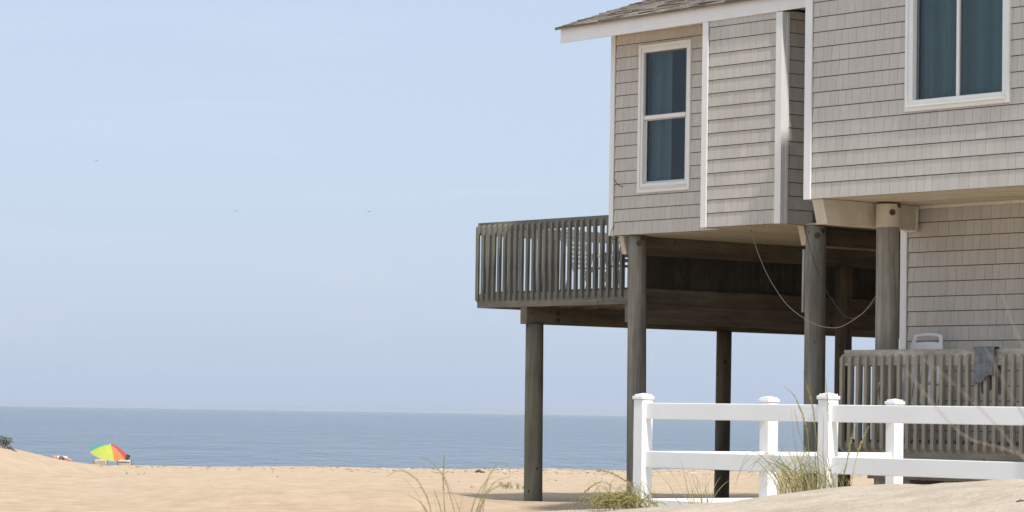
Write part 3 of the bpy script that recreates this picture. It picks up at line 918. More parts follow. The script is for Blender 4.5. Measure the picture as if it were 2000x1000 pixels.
for (a, c) in segA:
    for (z0, z1) in RL:
        d = .004*(a-5)
        mb = MB(fb); mb.bbox(a, -6.82, z0+d*.0, c, -6.78, z1, .005); mb.build('rail', FENCE, fence)
for (a, c) in ((-6.76, -5.24), (-5.16, -3.57)):
    for (z0, z1) in RL:
        mb = MB(fb); mb.bbox(4.97, a, z0, 5.01, c, z1, .005); mb.build('rail', FENCE, fence)

# ------------------------------------------------------------------ hanging wires
def wire(name, label, pts, r, mat, cat='wire', group=None):
    P = [at(*p) for p in pts]; o = P[0].copy()
    mb = MB(o); mb.tube(spline(P, 44), r, 6); mb.smooth = True
    ob = mb.build(name, mat, None, o); tag(ob, label, cat, 'loose wires under the house' if cat == 'wire' else None); return ob
wire('hanging_wire', 'long pale loose wire looping in a deep curve under the house', [(1466, 447, 40.6), (1480, 492, 40.2), (1496, 531, 39.8), (1518, 569, 39.3), (1549, 606, 38.6), (1585, 630, 38.15), (1622, 640, 37.6), (1655, 632, 37.0), (1690, 607, 36.7), (1716, 570, 36.45)], .0042, WIRE)
wire('hanging_wire', 'thin dark wire sagging behind the lit pile under the house', [(1571, 446, 39.6), (1583, 488, 39.5), (1607, 555, 39.3), (1637, 602, 39.0), (1660, 621, 38.4), (1690, 608, 37.6), (1712, 585, 37)], .0042, WIRED)
wire('wall_wire', 'short curled dark wire end sticking out beside the left white corner trim', [(1200, 350, 43.0), (1204, 358, 42.97), (1211, 363, 42.93), (1217, 364.5, 42.9)], .006, WIRED)
wire('wall_wire', 'dark wire looping round the foot of the left white corner trim', [(1199.6, 440, 43.02), (1194, 452, 42.95), (1193, 461, 42.9), (1197, 467, 42.95), (1204, 467, 43.0), (1209, 463, 43.1)], .006, WIRED)
wire('hose', 'dark hose loop hanging below the lower deck frame above the sand', [(1830, 936, 35.6), (1838, 942, 35.5), (1845, 944.5, 35.5), (1852, 942, 35.5), (1857, 936, 35.6)], .008, WIRED, 'hose')

# ------------------------------------------------------------------ grasses
BLADE = toned('grass_blade', [(0, (.31, .275, .11)), (.45, (.38, .35, .13)), (.7, (.24, .26, .095)), (1, (.48, .40, .21))], .6, .3, 20, .15, trans=.3)
SEED = toned('seed_head', [(0, (.36, .32, .12)), (.6, (.48, .43, .17)), (1, (.58, .50, .27))], .7, .2, 30, .2, trans=.25)
STRAW = toned('dry_straw', [(0, (.24, .19, .15)), (1, (.38, .31, .25))], .8, .2, 20, .15)

def spikelets(mb, path, n, size, droop=.6):
    L = len(path)
    for k in range(n):
        f = k/(n-1); x = f*(L-1); i = min(int(x), L-2)
        p = path[i].lerp(path[i+1], x-i); t = (path[i+1]-path[i]).normalized()
        sz = size*(.55+.75*math.sin(math.pi*min(1, .15+f*.9)))*rnd.uniform(.8, 1.2)
        sd = Vector((rnd.uniform(-1, 1), rnd.uniform(-1, 1), -droop*rnd.random())).normalized()
        d = (t*.9+sd*.55).normalized()
        a = p + sd*sz*.12; e = a + d*sz
        w = d.cross(Vector((rnd.uniform(-1, 1), rnd.uniform(-1, 1), rnd.uniform(-1, 1)))).normalized()*sz*.2
        n2 = d.cross(w)*.7
        m = a.lerp(e, .45)
        mb.raw([a, m+w, m+n2, m-w, m-n2, e], [(0,1,2), (0,2,3), (0,3,4), (0,4,1), (5,2,1), (5,3,2), (5,4,3), (5,1,4)], rnd.random())

def clump(name, label, D, base_px, blades, stalks, cat='grass clump', rad=.15, extra=0, arc=None, bw=.007, seedsize=.02, mats=None, group=None):
    """blades / stalks are control points in photo pixels with the clump's own depth D; roots go down to the sand"""
    b0 = at(base_px[0], base_px[1], D); b0.z = ground(b0.x, b0.y) - .01
    t = thing(name, label, cat, b0, 0, 'clumps of dune grass')
    mB, mS = mats or (BLADE, SEED)
    mb = MB(b0)
    def pts3(pp, dj=.35):
        dd = rnd.uniform(-dj, dj); P = []
        for i, q in enumerate(pp):
            P.append(at(q[0], q[1], D + dd*(i/(len(pp)-1)) + (q[2] if len(q) > 2 else 0)))
        root = P[0].copy(); g = ground(root.x, root.y) - .02
        if root.z > g:
            k = root.lerp(b0, .35); k.z = ground(k.x, k.y)-.02; P = [k] + P
        return P
    for pp in blades: mb.ribbon(spline(pts3(pp), 30 if D < 20 else 16), bw*rnd.uniform(.8, 1.25), rnd.random())
    for k in range(extra):                       # free blades filling the tuft
        an = rnd.uniform(0, 6.28); r = rad*math.sqrt(rnd.random())
        p = b0 + Vector((math.cos(an)*r, math.sin(an)*r*.6, 0)); p.z = ground(p.x, p.y)-.02
        lo, hi, dx0, dx1, dr = arc
        Lb = rnd.uniform(lo, hi); ln = rnd.uniform(dx0, dx1); d = Vector((ln, rnd.uniform(-.35, .35), 0))*Lb
        q = [p, p + d*.28 + Vector((0, 0, Lb*.45)), p + d*.7 + Vector((0, 0, Lb*(.8-dr*.25*rnd.random()))), p + d*1.1 + Vector((0, 0, Lb*(.95-dr*rnd.uniform(.3, 1))))]
        mb.ribbon(spline(q, 12), bw*rnd.uniform(.6, 1.15), rnd.random())
    mb.build('blades', mB, t)
    for st in stalks:
        pp, headf, nsp = st[0], st[1], st[2]; k_ = .6 if D < 10 else 1.0
        P = spline(pts3(pp, .2), 60 if D < 20 else 26); NP = len(P)-1
        mb = MB(b0); mb.tube(P, [k_*(.0032-.0018*i/NP) for i in range(NP+1)], 5, tone=rnd.uniform(.3, .8))
        s = mb.build('stalk', mB, t)
        if nsp:
            mb = MB(b0); i0 = int(NP*(1-headf*(.5 if D < 20 else 1))); spikelets(mb, P[i0:], nsp, st[3] if len(st) > 3 else seedsize)
            mb.build('seed_head', mS, s)
    return t

clump('sea_oats', 'loose clump of sea oats with drooping heads at the bottom left of the raised deck', 14.0, (872, 1030),
    [[(845, 1030), (825, 985), (795, 966), (762, 957)], [(838, 1025), (820, 975), (800, 945), (787, 933)], [(880, 1030), (868, 985), (862, 968), (857, 958)],
     [(905, 1030), (895, 990), (880, 955), (868, 930)], [(892, 1030), (900, 985), (907, 960), (912, 950)], [(925, 1030), (935, 985), (955, 955), (980, 947)],
     [(940, 1030), (945, 985), (950, 950), (957, 925)], [(870, 1030), (868, 980), (865, 940), (866, 915)], [(915, 1030), (928, 975), (955, 935), (990, 928)], [(862, 1030), (850, 985), (848, 960)]],
    [([(846, 1030), (835, 975), (812, 935), (790, 920), (772, 921), (757, 930)], .45, 46, .010), ([(893, 1030), (880, 970), (862, 925), (842, 902), (822, 892)], .35, 36, .010),
     ([(870, 1030), (867, 970), (866, 925), (868, 888)], .26, 40, .009), ([(866, 1030), (858, 985), (848, 957)], .3, 24, .010),
     ([(925, 1030), (940, 970), (958, 925), (978, 903), (990, 908), (996, 925)], .4, 46, .010), ([(930, 1030), (948, 970), (968, 940), (996, 931)], .35, 30, .009), ([(928, 1030), (940, 985), (960, 957), (978, 948)], .3, 24, .009)],
    bw=.009)
clump('sea_oats', 'bushy olive clump of sea oats arching left at the foot of the fence corner post', 27.3, (1225, 995),
    [[(1240, 998), (1215, 972), (1180, 962), (1150, 985)], [(1250, 998), (1225, 962), (1195, 952), (1165, 965)], [(1255, 998), (1262, 975), (1240, 960), (1215, 952)],
     [(1285, 990), (1265, 975), (1240, 962), (1222, 956)], [(1240, 995), (1270, 970), (1290, 962), (1308, 968)]],
    [([(bx, 1000), (bx-rnd.uniform(5, 25), 984+rnd.uniform(-6, 4)), (bx-rnd.uniform(28, 48), 966+rnd.uniform(-6, 12)), (bx-rnd.uniform(55, 75), 972+rnd.uniform(-6, 14)), (bx-rnd.uniform(78, 95), 986+rnd.uniform(-4, 8))], .6, 46, .02) for bx in [rnd.uniform(1225, 1300) for _ in range(22)]] +
    [([(1282, 995), (1262, 968), (1238, 950), (1215, 934), (1185, 920), (1160, 916), (1142, 917)], .5, 120, .022),
     ([(1124, 1000), (1135, 972), (1152, 952), (1172, 941), (1186, 944), (1192, 950)], .55, 60, .018),
     ([(1240, 1000), (1215, 975), (1190, 965), (1168, 970), (1155, 985)], .6, 70, .02), ([(1250, 1000), (1225, 972), (1200, 962), (1180, 972), (1170, 988)], .6, 70, .02),
     ([(1260, 1000), (1240, 978), (1215, 968), (1195, 980)], .6, 60, .02), ([(1270, 1000), (1255, 982), (1230, 975), (1210, 988)], .6, 60, .02),
     ([(1240, 995), (1258, 975), (1275, 963), (1295, 970)], .6, 50, .018), ([(1255, 998), (1275, 982), (1295, 982), (1305, 990)], .6, 40, .018),
     ([(1230, 1000), (1205, 980), (1185, 975), (1165, 990)], .6, 60, .02), ([(1245, 1000), (1220, 985), (1200, 982), (1185, 992)], .6, 60, .02)],
    rad=.30, extra=110, arc=(.2, .42, -1.0, .1, 1.3), bw=.0055)
clump('sea_oats', 'thin tuft of green dune grass blades before the bottom rail of the left fence bay', 26.4, (1366, 990),
    [[(1352, 985), (1344, 960), (1336, 925), (1330, 898)], [(1360, 988), (1352, 955), (1345, 930), (1338, 912)], [(1368, 990), (1358, 950), (1350, 925), (1344, 918)], [(1368, 990), (1366, 950), (1362, 936), (1345, 921)],
     [(1370, 988), (1372, 955), (1374, 930), (1375, 918)], [(1376, 990), (1382, 960), (1384, 945), (1376, 944), (1360, 950)], [(1378, 988), (1378, 960), (1379, 930), (1380, 920)], [(1380, 985), (1392, 960), (1398, 945), (1408, 930)],
     [(1350, 985), (1330, 955), (1312, 925), (1300, 905)], [(1340, 985), (1315, 950), (1290, 920), (1270, 905)], [(1330, 985), (1305, 945), (1285, 925)], [(1385, 985), (1400, 962), (1415, 945), (1440, 930)], [(1345, 985), (1325, 940), (1318, 935)]],
    [], bw=.005, rad=.1, extra=14, arc=(.15, .35, -.5, .5, .3))
clump('sea_oats', 'dense clump of tall sea oats with upright seed heads beside the front middle fence post', 25.0, (1578, 965),
    [[(1575, 965), (1540, 915), (1490, 895), (1450, 898)], [(1570, 965), (1535, 900), (1510, 865), (1490, 840)], [(1580, 965), (1560, 900), (1550, 850), (1545, 790)], [(1590, 965), (1585, 915), (1600, 880), (1605, 790)],
     [(1570, 965), (1530, 940), (1495, 950), (1470, 962)], [(1575, 965), (1530, 925), (1500, 940)], [(1575, 960), (1540, 880), (1522, 810), (1518, 790)], [(1585, 960), (1610, 925), (1640, 905), (1660, 915)],
     [(1590, 965), (1620, 945), (1640, 940)], [(1560, 965), (1520, 905), (1480, 880)], [(1600, 965), (1607, 880), (1602, 800), (1597, 795)], [(1570, 960), (1560, 930), (1520, 905), (1470, 900)]],
    [([(1590, 965), (1582, 905), (1575, 840), (1562, 795), (1548, 768), (1531, 755)], .48, 120, .015), ([(1590, 965), (1592, 890), (1588, 800), (1580, 765), (1572, 740)], .34, 80, .014),
     ([(1615, 965), (1616, 880), (1617, 800), (1613, 738)], .34, 80, .014), ([(1585, 960), (1578, 900), (1560, 840), (1552, 800)], .3, 26, .012), ([(1592, 965), (1596, 880), (1592, 830), (1588, 790)], .3, 26, .012)],
    rad=.24, extra=140, arc=(.2, .58, -1.1, .4, .9), bw=.006)
clump('sea_oats', 'sparse sea oats with two fat seed heads right of the front middle fence post', 25.2, (1650, 962),
    [[(1645, 962), (1635, 930), (1620, 915)], [(1655, 962), (1665, 925), (1685, 905)], [(1648, 962), (1640, 940), (1632, 935)], [(1650, 960), (1670, 930), (1690, 935)]],
    [([(1645, 962), (1655, 900), (1662, 860), (1672, 828)], .45, 90, .015), ([(1660, 962), (1668, 915), (1680, 870), (1697, 832)], .42, 80, .015), ([(1640, 962), (1648, 925), (1655, 900)], .3, 18, .012)],
    rad=.12, extra=16, arc=(.12, .3, -.5, .5, .4), bw=.005)
clump('dune_grass', 'single bent grass blade on the bare dune face below the fence', 17.0, (1808, 1012), [[(1806, 1010), (1790, 985), (1772, 965), (1752, 945)], [(1822, 1015), (1812, 995), (1808, 985)]], [], bw=.006)
clump('dune_grass', 'blurred dry brown stalks leaning left across the right edge of the fence', 6.0, (2120, 1180),
    [], [([(2090, 990), (1990, 885), (1945, 830), (1890, 775), (1840, 730), (1806, 703)], 0, 0), ([(2080, 960), (1998, 890), (1950, 873), (1890, 856), (1845, 815), (1800, 760), (1770, 725)], 0, 0),
         ([(2100, 860), (2010, 700), (1980, 640), (1956, 570)], 0, 0), ([(2100, 1000), (2010, 830), (1960, 745), (1930, 690), (1912, 655)], 0, 0)],
    mats=(STRAW, SEED))
# small beach plants
def beach_weed(label, px, py, D, n, h, w, dark=False, sp=.6):
    p = at(px, py, D); p.z = ground(p.x, p.y) - .01
    t = thing('beach_weed' if not dark else 'beach_shrub', label, 'plant' if not dark else 'shrub', p, 0, None if dark else 'small weeds on the sand')
    mb = MB(p); tips = []
    for k in range(n):
        b = p + Vector((rnd.uniform(-w, w)*sp, rnd.uniform(-w, w)*sp, 0)); b.z = p.z - .02
        e = b + Vector((rnd.uniform(-w, w)*.8, rnd.uniform(-w, w)*.8, h*rnd.uniform(.5, 1)))
        m = b.lerp(e, .5) + Vector((rnd.uniform(-.2, .2)*w, 0, .1*h))
        mb.tube([b, m, e], [.012*h/.5, .009*h/.5, .004*h/.5], 5); tips.append((b, m, e))
    mb.build('stems', DARKW if dark else BLADE, t)
    mb = MB(p)
    for (b, m, e) in tips:
        for k in range(26):
            f = rnd.uniform(.3, 1.05); q = b.lerp(m, f*2) if f < .5 else m.lerp(e, f*2-1)
            q = q + Vector((rnd.gauss(0, .10), rnd.gauss(0, .10), rnd.gauss(0, .07)))*h
            d = Vector((rnd.uniform(-1, 1), rnd.uniform(-1, 1), rnd.uniform(-.3, 1))).normalized()*h*.17
            s = d.cross(Vector((rnd.random(), rnd.random(), rnd.random()))).normalized()*h*.055
            mb.face([q, q+d*.5+s, q+d, q+d*.5-s], rnd.random())
    mb.build('leaves', SHRUB if dark else BLADE, t)
SHRUB = toned('shrub_leaf', [(0, (.09, .115, .065)), (.6, (.15, .18, .10)), (1, (.26, .25, .16))], .7, .3, 10, .2)
beach_weed('grey-green shrub on the crest of the far left dune', 8, 872, 97, 9, .42, .22, True)
beach_weed('tiny yellow-green weed on the sand left of the nearest deck pile', 990, 962, 56, 7, .15, .12)
beach_weed('sprig of yellow-green weed nearest the left side of the deck pile', 1016, 963, 56, 4, .13, .07)
beach_weed('low scattered yellow-green weed furthest left before the house shadow', 920, 963, 56, 4, .06, .09)
beach_weed('small grass sprigs in the gap under the lower deck frame', 1880, 946, 44, 9, .10, .35, False, 1.0)
# driftwood
def driftwood(label, px, py, D, L, r, ang):
    p = at(px, py, D); p.z = ground(p.x, p.y)
    mb = MB(p); d = Vector((math.cos(ang), math.sin(ang)*.3, 0))*L
    z = lambda v: Vector((v.x, v.y, ground(v.x, v.y)+r*.5))
    P = [z(p-d*.5), z(p-d*.15)+Vector((0, 0, r)), z(p+d*.2), z(p+d*.5)]
    mb.tube(spline(P, 10), [r*.5, r*.9, r, r*.95, r*1.1, r*.9, r*.8, r*.7, r*.5, r*.3], 7)
    mb.tube([P[1], P[1]+Vector((.1*L, .02, .16*L))], [r*.5, r*.2], 6)
    tag(mb.build('driftwood', PILED, None, p), label, 'driftwood', 'driftwood on the sand')
driftwood('dark driftwood branch lying below the shrub on the left dune', 24, 878, 97, .34, .04, -.3)
driftwood('small dark lump of driftwood on the beach crest between grass and pile', 938, 921, 108, .35, .05, .2)
driftwood('dark twig on the near dune at the right edge of the photo', 1996, 956, 21.5, .09, .006, .3)

rg = random.Random(5); mb = MB()
for k in range(900):
    far = rg.random()
    D = 104 + 17*far**.5 if rg.random() < .88 else rg.uniform(60, 104)
    px = rg.uniform(-60, 2060) if rg.random() < .5 else rg.gauss(1150, 260)
    p = at(px, 900, D); p.z = ground(p.x, p.y)
    if D < 60 and p.x > 0: continue
    a_ = rg.uniform(0, 3.14); L = rg.uniform(.03, .13)*(1 if D > 100 else .4); h_ = rg.uniform(.012, .035)
    d = Vector((math.cos(a_), math.sin(a_), 0))*L; w = Vector((-d.y, d.x, 0))*.3
    mb.raw([p-d, p+w, p+d, p-w, p+Vector((0, 0, h_))], [(0,1,4), (1,2,4), (2,3,4), (3,0,4)], rg.random())
tag(mb.build('beach_debris', toned('weed_debris', [(0, (.12, .09, .06)), (.7, (.25, .19, .12)), (.85, (.35, .29, .2)), (.95, (.6, .57, .5)), (1, (.8, .78, .74))], .9, .1, 8, .2)), kind='stuff')

# ------------------------------------------------------------------ parasol and beach chairs
UD = 150.0
uc = at(211.6, 884.4, UD)
rr_ = .93
axis_t = Vector((0, -.345, .94)).normalized()       # leaning to the viewer
xa = Vector((1, 0, 0)); xa = (xa - axis_t*xa.dot(axis_t)).normalized(); ya = axis_t.cross(xa)
# roll the rim a little down on the right
rl = R(14); 
axis_t = (Matrix.Rotation(rl, 3, 'Y') @ axis_t); xa = Matrix.Rotation(rl, 3, 'Y') @ xa; ya = axis_t.cross(xa)
gz = ground(uc.x, uc.y+.4)
apex = uc + axis_t*.43
foot = uc - axis_t*((uc.z-gz+.15)/axis_t.z)
par = thing('beach_parasol', 'tilted multicoloured beach parasol over two low chairs by the sea', 'parasol', foot)
mb = MB(foot); mb.tube([foot, apex + axis_t*.04], .018, 8); mb.build('pole', TRIM, par)
cols = {'lime': (.58, .66, .11), 'orange': (.72, .29, .10), 'red': (.62, .10, .11), 'teal': (.12, .42, .40), 'blue': (.05, .15, .5), 'purple': (.25, .07, .35)}
pm = {}
for k, c_ in cols.items():
    m, nt2, bs = newmat('canopy_'+k)
    n_ = noise_(nt2, coords(nt2), 9, 3)
    cc = ramp(nt2, n_, [(.3, tuple(x*.94 for x in c_)), (.7, c_)])
    lk(nt2, cc, bs.inputs['Base Color']); bs.inputs['Roughness'].default_value = .7
    tr = nd(nt2, 'ShaderNodeBsdfTranslucent'); mx = nd(nt2, 'ShaderNodeMixShader', Fac=.4); lk(nt2, cc, tr.inputs['Color'])
    lk(nt2, bs.outputs[0], mx.inputs[1]); lk(nt2, tr.outputs[0], mx.inputs[2]); lk(nt2, mx.outputs[0], nt2.nodes['Material Output'].inputs['Surface'])
    pm[k] = m
seq = ['lime', 'lime', 'orange', 'red', 'red', 'blue', 'teal', 'teal']  # starting at -60 deg
def cpt(ang, q):
    h = .43*(1-q**1.7)
    sag = 1 - .035*math.sin(((ang+150) % 45)/45*math.pi)*q
    return uc + (xa*math.cos(R(ang)) + ya*math.sin(R(ang)))*rr_*q*sag + axis_t*h
for k, cname in enumerate(seq):
    a0 = -150 + k*45
    mb = MB(foot)
    for i in range(8):
        for j in range(8):
            A0, A1 = a0+45*i/8, a0+45*(i+1)/8; Q0, Q1 = j/8, (j+1)/8
            if j == 0: mb.face([cpt(A0, 0), cpt(A0, Q1), cpt(A1, Q1)])
            else: mb.face([cpt(A0, Q0), cpt(A0, Q1), cpt(A1, Q1), cpt(A1, Q0)])
    mb.smooth = True
    o = mb.build('canopy_panel', pm[cname], par); weld(o)
mb = MB(foot)                                            # pale hem
for i in range(64):
    A0, A1 = -150+i*360/64, -150+(i+1)*360/64
    p0, p1 = cpt(A0, 1), cpt(A1, 1); d = -axis_t*.035
    mb.raw([p0, p1, p1+d, p0+d], [(0,1,2,3)])
mb.build('hem', TRIM, par)
mb = MB(foot); mb.tube([apex-axis_t*.01, apex+axis_t*.06], [.035, .02], 8); mb.build('finial', TRIM, par)

CHW = toned('beach_chair_cloth', [(0, (.62, .59, .52)), (1, (.74, .72, .68))], .8, .2, 8, .05)
STRIPE = simple('navy_stripe', (.05, .12, .2), .8)
REDF = simple('red_frame', (.3, .08, .07), .5)
YEL = simple('yellow_towel', (.62, .52, .28), .9)
def beach_chair(label, px, stripe, frame):
    p = at(px, 905, 148.7); p.z = ground(p.x, p.y); ht = 1.35-(898.2-796.3)/6000*148.7-p.z
    t = thing('beach_chair', label, 'beach chair', p, 0, 'beach chairs under the parasol')
    def Q(x, y, z): return p + Vector((x, y, z))
    mb = MB(p); n = 12
    def bk(s, q):                                      # reclined fabric back, rounded top corners
        hw = .31*(1 - (.22*max(0, (q-.8)/.2)**3))
        return Q(s*hw, -.05-.28*q + .05*(1-s*s)*-1, .2+(ht-.2)*q)
    for i in range(n):
        for j in range(n):
            mb.face([bk(i/n*2-1, j/n), bk((i+1)/n*2-1, j/n), bk((i+1)/n*2-1, (j+1)/n), bk(i/n*2-1, (j+1)/n)], .5)
    mb.smooth = True; o = mb.build('backrest', CHW, t); weld(o); m = o.modifiers.new('t', 'SOLIDIFY'); m.thickness = .03; m.offset = 0
    mb = MB(p)
    for i in range(6): mb.bbox(*(Q(-.3, -.05+i*.1, .17)), *(Q(.3, .045+i*.1, .19)), .004)
    mb.build('seat', CHW, t)
    mb = MB(p)
    for sx in (-1, 1):
        mb.tube([Q(sx*.33, .5, .02), Q(sx*.33, .4, .2), Q(sx*.33, -.05, .2), Q(sx*.335, -.335, ht*.98)], .014, 6)
        mb.tube([Q(sx*.33, -.1, .02), Q(sx*.33, .25, .38)], .014, 6); mb.tube([Q(sx*.33, -.2, .42), Q(sx*.33, .3, .4)], .022, 6)
    mb.build('frame', frame, t)
    if stripe:
        mb = MB(p)
        for i in range(14):
            s0, s1 = -.86+i*1.72/14, -.86+(i+1)*1.72/14
            q0, q1 = .74+.012*(i % 3), .84-.012*((i+1) % 2)
            d = Vector((0, -.022, 0))
            mb.face([bk(s0, q0)+d, bk(s1, q0)+d, bk(s1, q1)+d, bk(s0, q1)+d])
        mb.build('stripe', STRIPE, t)
    return t, p, ht
lc, lp_, lh = beach_chair('low cream beach chair under the left side of the parasol', 197.5, False, REDF)
rc, rp, rh = beach_chair('low white beach chair with a navy stripe under the right side of the parasol', 244.5, True, WIRED)
mb = MB(lp_); q = lp_ + Vector((.06, -.37, lh+.0))
mb.bbox(q.x-.14, q.y-.04, q.z-.06, q.x+.2, q.y+.09, q.z+.02, .012); o = mb.build('towel', YEL, None, lp_); tag(o, 'yellowish towel draped on top of the cream beach chair', 'towel')

# ------------------------------------------------------------------ people
def skin_body(name, V, E, rad, mat, parent, base, sub=2):
    me = bpy.data.meshes.new(name); me.from_pydata([tuple(Vector(v)) for v in V], E, [])
    o = bpy.data.objects.new(name+'_tmp', me); COL.objects.link(o)
    o.modifiers.new('s', 'SKIN'); sb = o.modifiers.new('u', 'SUBSURF'); sb.levels = sub
    for i, r in enumerate(rad):
        sv = me.skin_vertices[0].data[i]; sv.radius = r if hasattr(r, '__len__') else (r, r); sv.use_root = (i == 0)
    dg = bpy.context.evaluated_depsgraph_get(); dg.update()
    m2 = bpy.data.meshes.new_from_object(o.evaluated_get(dg))
    bpy.data.objects.remove(o); bpy.data.meshes.remove(me)
    m2.name = name; m2.materials.clear(); m2.materials.append(mat)
    m2.polygons.foreach_set('use_smooth', [True]*len(m2.polygons))
    r = bpy.data.objects.new(name, m2); COL.objects.link(r); r.parent = parent
    return r
SKIN = simple('skin', (.48, .27, .19), .55, .06, 10)
SKIN2 = simple('tanned_skin', (.30, .16, .11), .55, .06, 10)
HAIR = simple('brown_hair', (.06, .035, .022), .6, .2, 30)
SWIM = toned('swimwear', [(0, (.70, .72, .75)), (.49, (.72, .74, .77)), (.51, (.06, .10, .2)), (1, (.07, .12, .24))], .8, .2, 8, .05)
YSH = simple('yellow_shirt', (.70, .40, .06), .85, .08, 9)

def person(label, base, rot, J, shirt_mat, hairdark=True, hat=False):
    t = thing('person', label, 'person', base, rot, 'people on the beach')
    names = list(J); idx = {k: i for i, k in enumerate(names)}
    bones = [('pelvis','belly'), ('belly','chest'), ('chest','neck'), ('neck','head'), ('head','crown'), ('chest','shL'), ('chest','shR'), ('shL','elL'), ('elL','waL'), ('shR','elR'), ('elR','waR'),
             ('pelvis','hipL'), ('pelvis','hipR'), ('hipL','knL'), ('knL','anL'), ('anL','toL'), ('hipR','knR'), ('knR','anR'), ('anR','toR')]
    rad = {'pelvis': (.15, .11), 'belly': (.135, .10), 'chest': (.15, .115), 'neck': .055, 'head': (.088, .092), 'crown': (.075, .08), 'sh': .065, 'el': .042, 'wa': .03, 'hip': .09, 'kn': .06, 'an': .038, 'to': .035}
    V = [J[k] for k in names]; E = [(idx[a], idx[b]) for a, b in bones]
    RD = [rad.get(k, rad.get(k[:2], rad.get(k[:3], .05))) for k in names]
    for side in 'LR':                                   # hands: palm, four fingers, thumb
        w = Vector(J['wa'+side]); d = (w - Vector(J['el'+side])).normalized()
        s = d.cross(Vector((0, 0, 1))).normalized(); pal = w + d*.075
        k0 = len(V); V.append(pal); RD.append((.04, .018)); E.append((idx['wa'+side], k0))
        for f in range(4):
            o_ = (f-1.5)*.02; L = (.07, .082, .08, .062)[f]
            k = len(V); V += [pal+d*.03+s*o_, pal+d*(.03+L)+s*o_*1.1+Vector((0, 0, -.015))]; RD += [.010, .008]; E += [(k0, k), (k, k+1)]
        k = len(V); sg = 1 if side == 'L' else -1
        V += [pal-d*.02+s*.035*sg, pal+d*.03+s*.06*sg]; RD += [.011, .009]; E += [(k0, k), (k, k+1)]
    skin_body('body', V, E, RD, J.get('_m', SKIN) if False else person.skin, t, base)
    # shirt / swimsuit follows the torso
    TV = [Vector(J['pelvis']).lerp(Vector(J['belly']), .35), J['belly'], J['chest'], Vector(J['chest']).lerp(Vector(J['neck']), .35), J['shL'], J['shR'],
          Vector(J['shL']).lerp(Vector(J['elL']), .3), Vector(J['shR']).lerp(Vector(J['elR']), .3)]
    sh = skin_body('shirt', TV, [(0,1), (1,2), (2,3), (2,4), (2,5), (4,6), (5,7)], [(.152, .116), (.142, .108), (.158, .124), .075, .076, .076, .062, .062], shirt_mat, t, base)
    hd = Vector(J['head']); cr = Vector(J['crown']); up = (cr-hd).normalized()
    fwd = Vector(J['_face'][:]) if False else person.face
    HV = [hd + up*.03 - fwd*.05, hd + up*.07 - fwd*.035, hd - fwd*.06 + up*.0]
    skin_body('hair', HV, [(0,1), (0,2)], [.086, .074, .07], HAIR, t, base)
    mb = MB()
    for sx in (-1, 1):
        side = up.cross(fwd).normalized()
        c_ = hd + fwd*.092 + up*.02 + side*sx*.034
        mb.tube([c_-fwd*.012, c_+fwd*.006], [.026, .022], 10)
    mb.tube([hd+fwd*.098+up*.022-side*.02, hd+fwd*.098+up*.022+side*.02], .006, 6)
    mb.build('sunglasses', WIRED, t)
    mb = MB(); nb = hd + fwd*.088 - up*.012
    mb.raw([nb+up*.03, nb+side*.014-up*.01, nb-side*.014-up*.01, nb+fwd*.028-up*.006], [(0,1,3), (1,2,3), (2,0,3)]); mb.build('nose', person.skin, t)
    mb = MB(); mo = hd + fwd*.086 - up*.045; mb.tube([mo-side*.024, mo+fwd*.006, mo+side*.024], [.004, .008, .004], 6); mb.build('mouth', REDF, t)
    for sx in (-1, 1):
        mb = MB(); e_ = hd + side*sx*.088; mb.tube([e_-up*.03, e_+side*sx*.012, e_+up*.03], [.008, .016, .01], 6); mb.build('ear', person.skin, t)
    return t
# sunbather lying on the back with hands behind the head, head towards the viewer
pb = at(119, 905, 121.0); pb.z = ground(pb.x, pb.y)
person.skin = SKIN; person.face = Vector((0, -.45, .89)).normalized()
person('sunbather lying back with elbows out and dark glasses beside the left dune', pb, R(3),
    {'pelvis': (0, .80, .12), 'belly': (0, .62, .14), 'chest': (0, .36, .27), 'neck': (0, .17, .25), 'head': (.01, .02, .24), 'crown': (.01, -.05, .27), 'shL': (-.17, .26, .27), 'shR': (.17, .26, .27),
     'elL': (-.36, .08, .34), 'waL': (-.13, -.06, .18), 'elR': (.42, .04, .15), 'waR': (.15, -.03, .26), 'hipL': (-.09, .86, .12), 'hipR': (.09, .86, .12),
     'knL': (-.13, 1.22, .30), 'knR': (.13, 1.25, .26), 'anL': (-.13, 1.58, .06), 'anR': (.15, 1.62, .06), 'toL': (-.15, 1.72, .12), 'toR': (.17, 1.76, .12)}, SWIM)
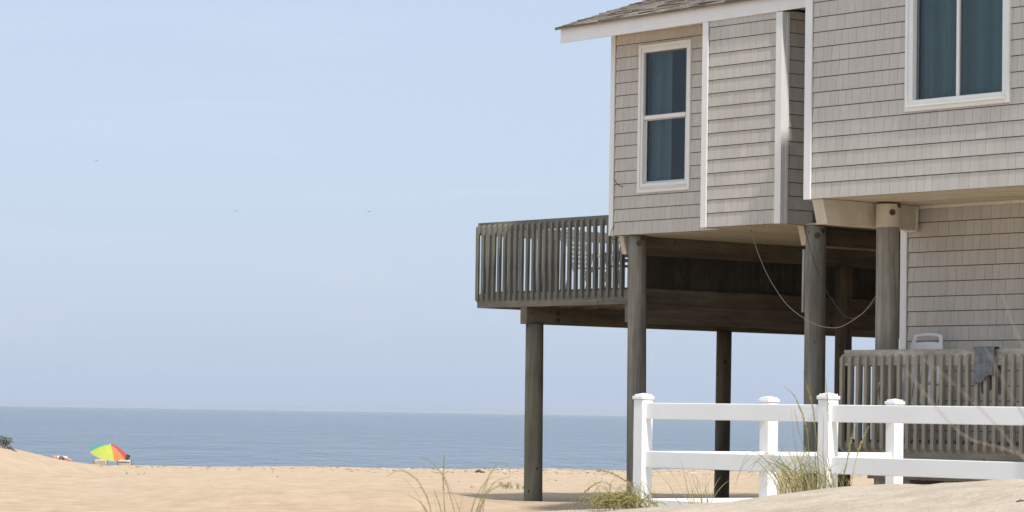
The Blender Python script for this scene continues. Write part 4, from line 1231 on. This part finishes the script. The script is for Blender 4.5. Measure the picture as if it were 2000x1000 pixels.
# seated person facing the sea in the right chair
person.skin = SKIN2; person.face = Vector((.3, .95, 0)).normalized()
sp = rp + Vector((-.02, .04, 0))
person('person in a yellow shirt sitting in the striped beach chair, seen from behind', sp, 0,
    {'pelvis': (0, .05, .29), 'belly': (0, -.02, .42), 'chest': (.02, -.12, rh-.10), 'neck': (.09, -.15, rh+.05), 'head': (.17, -.14, rh+.135), 'crown': (.19, -.15, rh+.215), 'shL': (-.17, -.13, rh-.02), 'shR': (.19, -.12, rh-.02),
     'elL': (-.33, .08, .44), 'waL': (-.31, .32, .45), 'elR': (.33, .08, .44), 'waR': (.31, .32, .45), 'hipL': (-.09, .10, .28), 'hipR': (.09, .10, .28),
     'knL': (-.12, .55, .42), 'knR': (.12, .55, .42), 'anL': (-.12, .82, .07), 'anR': (.12, .82, .07), 'toL': (-.13, .97, .04), 'toR': (.13, .97, .04)}, YSH)

# ------------------------------------------------------------------ gulls far out over the sea
GULL = simple('gull_feather', (.12, .12, .13), .8, .1, 4)
def gull(label, px, py, D, bank, span):
    p = at(px, py, D)
    mb = MB(p); s = span/2
    def Q(x, y, z):
        v = Matrix.Rotation(bank, 3, 'Y') @ Vector((x, y, z)); return p+v
    mb.tube([Q(0, -.32*s, 0), Q(0, -.15*s, .02), Q(0, .12*s, .02), Q(0, .36*s, 0), Q(0, .46*s, 0)], [.03*s, .11*s, .12*s, .06*s, .02*s], 8)
    for sx in (-1, 1):
        w = [(.06*s*sx, .10*s, .03*s), (.5*s*sx, .14*s, .22*s), (s*sx, -.1*s, .16*s), (.5*s*sx, -.06*s, .20*s), (.06*s*sx, -.12*s, .03*s)]
        up = [Q(*q) for q in w]; dn = [q+Vector((0, 0, -.02)) for q in up]
        mb.raw(up+dn, [(0,1,3,4), (1,2,3), (9,8,6,5), (8,7,6), (0,5,6,1), (1,6,7,2), (2,7,8,3), (3,8,9,4)])
    tag(mb.build('gull', GULL, None, p), label, 'bird', 'gulls over the sea')
gull('tiny dark gull highest and furthest left in the sky', 188, 314, 260, .2, 0.42)
gull('tiny dark gull in the middle of the sky, banked to the left', 461, 412, 260, -.5, 0.42)
gull('tiny dark gull nearest the raised deck railing', 720, 413, 260, .15, 0.42)

# ------------------------------------------------------------------ sea haze
hm = bpy.data.materials.new('sea_haze'); hm.use_nodes = True; hn = hm.node_tree
for n_ in list(hn.nodes): hn.nodes.remove(n_)
ho = hn.nodes.new('ShaderNodeOutputMaterial'); pv = hn.nodes.new('ShaderNodeVolumePrincipled')
pv.inputs['Color'].default_value = (.90, .945, 1, 1); pv.inputs['Density'].default_value = .000022; pv.inputs['Anisotropy'].default_value = .15
hn.links.new(pv.outputs[0], ho.inputs['Volume'])
mb = MB(); mb.box(-62000, -90, -8.2, 62000, 62000, 26)
tag(mb.build('haze', hm), kind='stuff')
